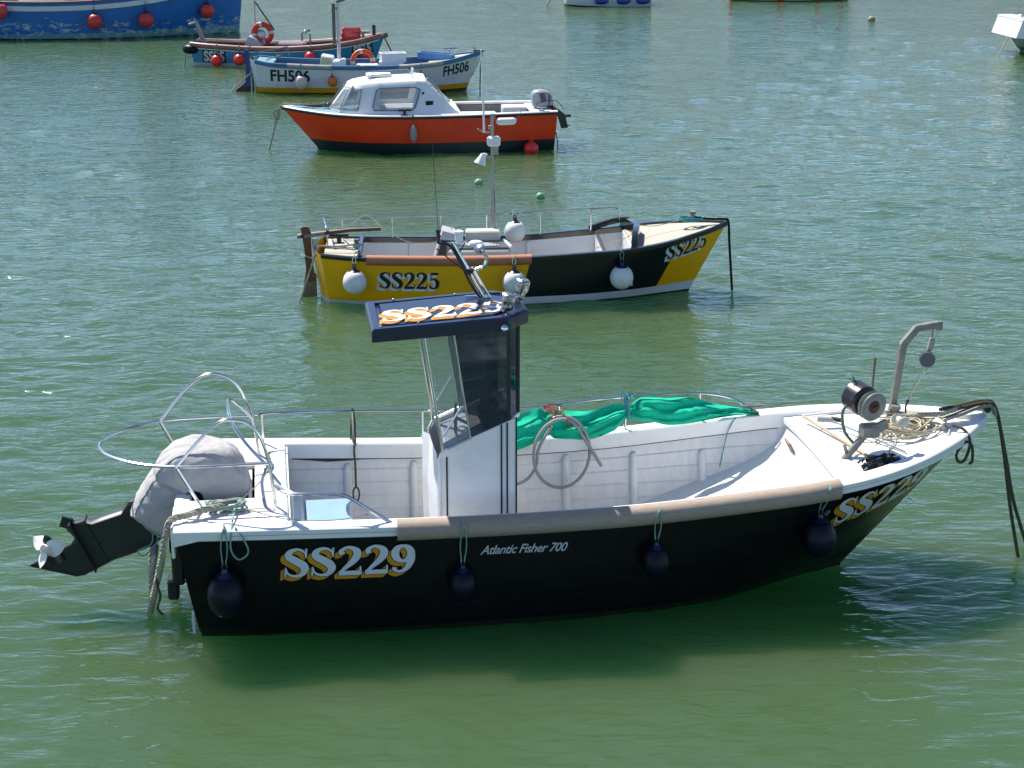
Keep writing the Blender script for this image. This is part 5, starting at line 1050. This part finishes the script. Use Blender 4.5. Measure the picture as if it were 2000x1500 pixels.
# ================================================================== SS35
F5 = frame(-9.65, 53.3, -4)
b5 = empty('fishing_boat', F5[0].translation, F5[1], 'open light blue fishing boat marked SS35 with brown pipe guard round the gunwale', 'boat', 'moored boats')
H5 = Hull([(.0, .48, .68, .12, .36), (.5, .62, .65, .55, .5), (1, .70, .63, 1.0, .6), (2, .78, .59, 2.0, .72), (3, .82, .60, 2.95, .76), (4, .82, .66, 3.85, .70), (4.7, .74, .735, 4.45, .55), (5.2, .56, .81, 4.85, .36), (5.55, .34, .88, 5.2, .2), (5.86, .02, .95, 5.50, .02)], p0=.5, p1=1.0)
H5.shell('hull', paint_mat('light blue hull', (.035, .23, .40), [((.50, .52, .48), [(.010, 0, -1, .10)]), ((.03, .03, .03), [(0, 0, -1, -.015)])], rough=.35, var=.12), b5)
H5.gunwale('gunwale', pmat('grey wood cap', (.22, .20, .18), .7, var=.3), b5, out=.02, inn=.10, th=.06, top=.0)
H5.inner('inner_liner', pmat('maroon inside', (.085, .028, .032), .7, var=.3, dirt=.3), b5, .2, t=.06, x0=.2, x1=5.0, ztop=.03)
H5.flat('cockpit_floor', pmat('dark floor', (.08, .06, .06), .8), b5, .2, 5.0, .205, t=.05)
H5.flat('fore_deck', pmat('brown deck', (.16, .10, .08), .8, dirt=.4), b5, 4.9, 5.75, -.03, t=.06, rel=True, th=.05)
for x0, x1 in ((.05, 1.9), (1.96, 4.45), (4.5, 5.75)): H5.loft('gunwale_guard', brownpipe, b5, lambda x, w, z: [(w - .0 + .082 * math.cos(R(a)), z - .03 + .082 * math.sin(R(a)), 0) for a in range(-130, 160, 24)], x0, x1, sides=(-1, 1))
H5.loft('guard_trim', white, b5, lambda x, w, z: [(w + .012, z - .115, 0), (w + .014, z - .135, 0), (w + .0, z - .135, 0), (w + .0, z - .115, 0)], .1, 5.7, sides=(-1,))
wl5 = pmat('number white', (.60, .60, .60), .5)
font_sign('SS35', on_hull(H5, .46, .17, -1, -.01), .42, b5, wl5, bold=.016, sx=.82, plate=.04, platemat=letter_black); font_sign('SS35', on_hull(H5, 4.98, .34, -1, .20), .40, b5, wl5, bold=.016, sx=.66, plate=.04, platemat=letter_black)
mb = MB(); mb.prism([(.28, .45), (.05, 1.22), (.12, 1.24), (.42, .48)], .15, .28); mb.tube([(.10, .2, 1.2), (.03, .2, 1.34)], .035, 8); mb.tube([(.06, .2, 1.22), (-.14, .2, 1.16)], .03, 8); mb.tube([(.1, .2, 1.05), (.02, .2, 1.0)], .03, 6); mb.build('hauler_post', pmat('pale galvanised', (.33, .31, .27), .6, var=.3), b5)
mb = MB(); mb.tube([(1.88, .25, .3), (1.88, .25, 2.2)], .028, 8); mb.build('mast', pmat('pale pole', (.5, .48, .43), .5), b5)
mb = MB(); mb.tube([(1.9, .25, 1.85), (2.44, .35, 1.0)], .022, 6); mb.build('stay', ropeblack, b5); mb = MB(); mb.tube([(1.90 + .24 * math.cos(a), .3, .98 + .32 * math.sin(a)) for a in np.linspace(1.2, 5.4, 18)], .008, 5); mb.build('looped_wire', steel, b5)
mb = MB(); ring_buoy(mb, (0, 0, 0), .265, .085); o = mb.build('lifebuoy', [pmat('red ring', (.55, .045, .02), .45), MATS['ring band']], None, ang=60); o.location = F5[0] @ Vector((2.14, .05, .93)); o.rotation_euler = (R(6), 0, R(-4)); tag(o, 'red lifebuoy with pale bands hung on the thin mast of SS35', 'lifebuoy', 'lifebuoys on the far boats')
mb = MB(); mb.prism([(1.55, .45), (1.75, .86), (1.95, .80), (2.15, .62), (2.1, .45)], -.2, .2); mb.build('wheel_console', pmat('pale grey console', (.42, .43, .43), .5), b5)
mb = MB(); mb.ball((2.05, .12, .86), .16, 10, 8, (1.1, .4, 1.2)); o = mb.build('clear_bag', foil, b5, ang=15); o.name = 'foil_bundle'
for x in (3.25, 3.5): mb = MB(); mb.tube([(x, .5, .45), (x, .5, .88)], .03, 6); mb.build('thole_post', pmat('pale galvanised', (.33, .31, .27), .6), b5)
mb = MB(); mb.tube([(3.22, .5, .88), (3.52, .5, 1.0)], .03, 6); mb.ball((3.36, .5, .93), .06, 8, 6); mb.build('hauler_head', steel, b5)
mb = MB(); mb.box((3.0, .1, .5), (.9, .7, .35), bev=.04); mb.build('engine_cover', pmat('grey purple cover', (.16, .13, .15), .7), b5)
for k, (x, z, rz_) in enumerate(((4.80, .66, 3), (4.82, .80, -4), (4.84, .94, 5))):
    mb = MB(); fish_crate(mb, (0, 0, 0), (.50, .36, .15), 0, True); o = mb.build('crate', pmat('red crate', (.62, .02, .025), .5), None, smooth=False); o.location = F5[0] @ Vector((x, .1, z)); o.rotation_euler = (0, R(-3), R(rz_ - 4)); tag(o, ('red slatted crate at the bottom of the stack near the SS35 bow', 'red slatted crate in the middle of the stack near the SS35 bow', 'red slatted crate on top of the stack near the SS35 bow')[k], 'crate', 'red crates in the light blue boat')
mb = MB(); mb.box((4.9, .1, 1.10), (.25, .2, .04), bev=.01); tag(mb.build('bag', blackrub, None, frame=F5), 'dark lump lying on the red crates', 'bag')
mb = MB(); mb.box((5.53, 0, 1.0), (.09, .09, .42)); mb.build('bow_post', pmat('dark brown post', (.06, .035, .025), .8), b5); cleat(b5, (5.2, 0, .85), alu, 2)
mb = MB(); mb.box((5.84, 0, .90), (.20, .10, .16), ry=R(-20), bev=.02); mb.build('stem_head', pmat('weathered timber', (.23, .17, .10), .8), b5)
RF = pmat('red fender vinyl', (.85, .030, .022), .35, var=.08, scale=6)
for (x, z, r, lab) in ((.90, .20, .175, 'round red fender covering part of the SS35 stern number'), (1.60, .24, .17, 'round red fender just left of the blue rudder of FH506'), (3.75, .34, .17, 'round red fender amidships on SS35 peeping over the white boat'), (5.35, .36, .185, 'round red fender beneath the SS35 bow number')):
    y = H5.y_at(x, z) + r; fender(F5, (x, -y, z), r, RF, ropegreen, (x, -(H5.W(x) + .06), H5.Z(x) + .05), lab, 'red fenders on the light blue boat', blackp, sc=1.0)
mb = MB(); mb.lathe((-.20, -.45, .50), (1, -.25, 0), [(0, .02), (.05, .10), (.15, .14), (.3, .14), (.42, .11), (.5, .04)], 16); o = mb.build('fender', NAVY, None, frame=F5); tag(o, 'dark blue fender lying under the stern corner of SS35', 'fender')
rope('mooring_rope', [(5.80, -.02, .93), (6.05, -.1, .45), (6.25, -.2, .05), (6.3, -.25, -.05)], .018, ropeblack, F5, 'dark mooring rope slanting from the SS35 bow behind FH506', 'bow mooring ropes')
rope('mooring_rope', [(-.02, -.4, .62), (-.12, -.45, .3), (-.16, -.45, -.05)], .022, ropew, F5, 'pale rope dropping at the stern of SS35', 'stern mooring ropes')

# ================================================================== THE BIG BLUE BOAT
F6 = frame(-19.8, 61.1, 8)
b6 = empty('fishing_vessel', F6[0].translation, F6[1], 'large blue wooden fishing vessel with peeling paint, cut off at the top left', 'boat', 'moored boats')
H6 = Hull([(0, 1.15, 1.42, .5, .75), (1.5, 1.5, 1.32, 1.8, 1.25), (3.5, 1.75, 1.26, 3.6, 1.6), (5.5, 1.8, 1.30, 5.5, 1.65), (7.2, 1.65, 1.45, 7.1, 1.35), (8.6, 1.25, 1.68, 8.4, .85), (9.6, .75, 1.90, 9.4, .42), (10.5, .03, 2.15, 10.25, .02)], p0=.5, p1=.9, bow=.2)
H6.shell('hull', paint_mat('peeling blue hull', (.010, .135, .40), [((.12, .30, .30), [(.012, 0, -1, .14)]), ((.02, .03, .03), [(.0, 0, -1, .02)])], rough=.4, var=.22, chips=.455, chipcol=(.42, .46, .42), chipz=(.5, 1.1)), b6)
H6.loft('white_strake', paint_mat('chipped white strake', (.58, .60, .58), [], rough=.5, var=.1, chips=.37, chipcol=(.08, .09, .10)), b6, lambda x, w, z: [(w + .035, z - .14, 0), (w + .03, z - .30, 0), (w - .02, z - .30, 0), (w - .02, z - .14, 0)], .02, 10.4)
H6.gunwale('gunwale', pmat('brown rail', (.13, .06, .045), .6, dirt=.3), b6, out=.05, inn=.10, th=.06, top=.02)
H6.inner('bulwark_inside', pmat('weathered grey green', (.30, .32, .27), .7, var=.3, dirt=.4), b6, .75, t=.08, x0=.3, x1=9.0, ztop=.02)
H6.flat('deck', pmat('worn deck', (.28, .25, .20), .8, var=.3, dirt=.5), b6, .25, 9.8, .78, t=.07)
mb = MB(); mb.box((7.4, .2, 1.75), (1.6, 1.7, 2.0), bev=.08); mb.build('wheelhouse', white, b6); mb = MB(); mb.box((7.4, .2, 2.8), (1.9, 2.0, .12), bev=.05); mb.build('wheelhouse_roof', white, b6)
for y in (-.655, 1.055):
    for x in (7.0, 7.75): mb = MB(); mb.box((x, y, 2.15), (.5, .02, .55)); mb.build('wheelhouse_window', MATS['dark acrylic'], b6)
mb = MB(); mb.box((3.6, .0, 1.0), (1.6, 1.3, .5), bev=.04); mb.build('hatch_coaming', pmat('grey hatch', (.34, .33, .29), .7, dirt=.3), b6)
for k, (x, z) in enumerate(((2.35, .98), (5.45, .62), (7.15, .62), (9.2, .83))):
    r = .26 if k < 3 else .25
    lab = ('round red fender farthest left on the big blue vessel', 'red fender second from the left on the big blue vessel', 'red fender third from the left on the big blue vessel', 'red fender nearest the bow of the big blue vessel')[k]
    y = H6.y_at(x, z) + r; fender(F6, (x, -y, z), r, pmat('faded red vinyl', (.60, .045, .04), .45, var=.15), ropeblack, (x, -(H6.W(x) + .06), H6.Z(x) + .03), lab, 'red fenders on the big blue vessel', blackp, sc=1.0)

# ================================================================== FAR BOATS AT THE EDGES
F7 = frame(2.15, 73.1, 1)
b7 = empty('boat', F7[0].translation, F7[1], 'white boat with blue fenders at the top edge, mostly out of frame', 'boat', 'moored boats')
H7 = Hull([(0, .75, .95, .1, .45), (.8, 1.0, .9, .8, .85), (1.8, 1.1, .9, 1.8, 1.0), (2.8, 1.05, .92, 2.75, .95), (3.55, .95, .95, 3.5, .85)], p0=.35, p1=.4, bow=.1)
H7.shell('hull', paint_mat('white hull dark boot', (.62, .64, .63), [((.02, .02, .02), [(-.03, 0, -1, .06)])], rough=.4), b7); H7.gunwale('gunwale', pmat('blue band', (.02, .08, .35), .4), b7, out=.03, inn=.12, th=.12)
H7.flat('deck', white, b7, .05, 3.5, .6, t=.04); mb = MB(); mb.grid([[(3.52, -.93, .9), (3.52, .93, .9)], [(3.5, -.85, -.2), (3.5, .85, -.2)]]); mb.build('bow_panel', white, b7)
mb = MB(); mb.box((1.9, 0, 1.2), (1.3, 1.2, 1.0), bev=.1); mb.build('cabin', white, b7)
for k, x in enumerate((1.45, 2.35, 3.15)):
    mb = MB(); mb.lathe((x - .28, -(H7.y_at(x, .3) + .14), .24), (1, 0, .02), [(0, .03), (.08, .12), (.2, .14), (.4, .14), (.5, .1), (.58, .03)], 14); o = mb.build('fender', pmat('royal blue vinyl', (.01, .045, .26), .4), None, frame=F7)
    tag(o, ('left blue fender on the white boat at the top edge', 'middle blue fender on the white boat at the top edge', 'right blue fender on the white boat at the top edge')[k], 'fender', 'blue fenders on the top edge boat')
rope('mooring_rope', [(.0, -.2, .9), (-.4, -.3, .5), (-.75, -.4, -.03)], .03, ropew, F7, 'pale mooring rope left of the white boat at the top edge', 'bow mooring ropes')
F8 = frame(9.1, 75.6, 0)
b8 = empty('boat', F8[0].translation, F8[1], 'pale green-white boat with small red fenders cut off by the top edge', 'boat', 'moored boats')
H8 = Hull([(0, .7, .9, .2, .4), (1.2, 1.0, .85, 1.2, .85), (2.8, 1.1, .85, 2.8, 1.0), (4.2, .9, .95, 4.1, .7), (5.5, .03, 1.2, 5.2, .02)], p0=.45, p1=.8)
H8.shell('hull', paint_mat('pale green hull', (.50, .56, .50), [((.06, .04, .03), [(0, 0, -1, .03)])], rough=.4), b8); H8.gunwale('gunwale', white, b8); H8.flat('deck', white, b8, .1, 5.2, .6, t=.04)
for k, (x, r) in enumerate(((.15, .14), (2.15, .20), (3.75, .13), (4.85, .12))):
    y = H8.y_at(max(.25, x), .2) + r; fender(F8, (x, -y, r * .95), r, RF, ropegreen, (x, -(H8.W(x) + .04), H8.Z(x)), ('small red fender at the left end of the boat on the top edge', 'larger bright red fender under the boat on the top edge', 'small red fender third along the boat on the top edge', 'small red fender at the right end of the boat on the top edge')[k], 'red fenders on the top edge boat', RF, sc=1.0)
F9 = frame(15.80, 56.2, 8)
b9 = empty('boat', F9[0].translation, F9[1], 'white boat with overhanging white stern at the right edge', 'boat', 'moored boats')
H9 = Hull([(0, .95, 1.10, .70, .55), (.5, 1.02, 1.08, 1.0, .75), (1.1, 1.1, 1.08, 1.4, .9), (2.5, 1.2, 1.12, 2.6, 1.0), (4.0, 1.1, 1.25, 3.9, .85), (5.2, .6, 1.45, 4.9, .3), (5.8, .03, 1.55, 5.3, .02)], p0=.35, p1=.9)
H9.shell('hull', paint_mat('white over grey green hull', (.66, .68, .68), [((.20, .25, .19), [(0, 0, -1, .52)]), ((.03, .045, .03), [(0, 0, -1, .14)])], rough=.3), b9)
H9.gunwale('gunwale', white, b9, out=.02, inn=.3, th=.05); H9.flat('deck', white, b9, .05, 5.2, -.03, t=.05, rel=True); mb = MB(); mb.prism([(.03, 1.125), (-.16, .56), (.50, .50), (.50, 1.12)], -.96, .96); mb.build('stern_overhang', white, b9)
mb = MB(); mb.box((1.9, .1, 1.10), (2.2, 1.5, .22), bev=.08); mb.build('cabin', white, b9); mb = MB(); mb.box((.25, -.5, 1.17), (.16, .12, .16), bev=.02); mb.build('vent', steel, b9); cleat(b9, (.3, -.3, 1.1), steel, 2)
rope('mooring_rope', [(.05, -.1, .75), (-.25, -.4, .4), (-.60, -.7, -.03)], .02, ropew, F9, 'thin pale mooring rope from the overhanging stern at the right edge', 'stern mooring ropes')

# ================================================================== FLOATING BUOYS
def buoy(x, y, r, m, label, sub=.35, ring=None):
    mb = MB(); mb.ball((0, 0, 0), r, 18, 12, (1, 1, .94)); o = empty('buoy', (x, y, r * (1 - 2 * sub)), random.uniform(0, 6), label, 'buoy', 'floating mooring buoys'); mb.build('ball', m, o, ang=60)
    mb = MB(); mb.tube([(r * .18 * math.cos(a), 0, r * .98 + r * .2 * math.sin(a)) for a in np.linspace(0, 2 * PI, 11)[:-1]], r * .07, 6, close=True); mb.build('eye', m, o); return o
GB = pmat('faded green float', (.16, .40, .22), .5, var=.3, scale=18, dirt=.3, dirtcol=(.3, .36, .22)); GP = pmat('pale green float', (.27, .40, .27), .6, var=.3, scale=18, dirt=.5, dirtcol=(.3, .33, .2))
buoy(-.66, 34.1, .085, GP, 'small pale green float on the water above the white hanging fender'); buoy(.54, 32.7, .085, GB, 'small bright green float on the water, right of the paler one')
buoy(13.45, 66.2, .14, pmat('tan float', (.33, .28, .16), .7, var=.3, scale=15), 'small tan float alone at the upper right', .25)
buoy(.42, 37.75, .16, RF, 'red ball buoy floating beside the orange-red hull near its stern', .25)
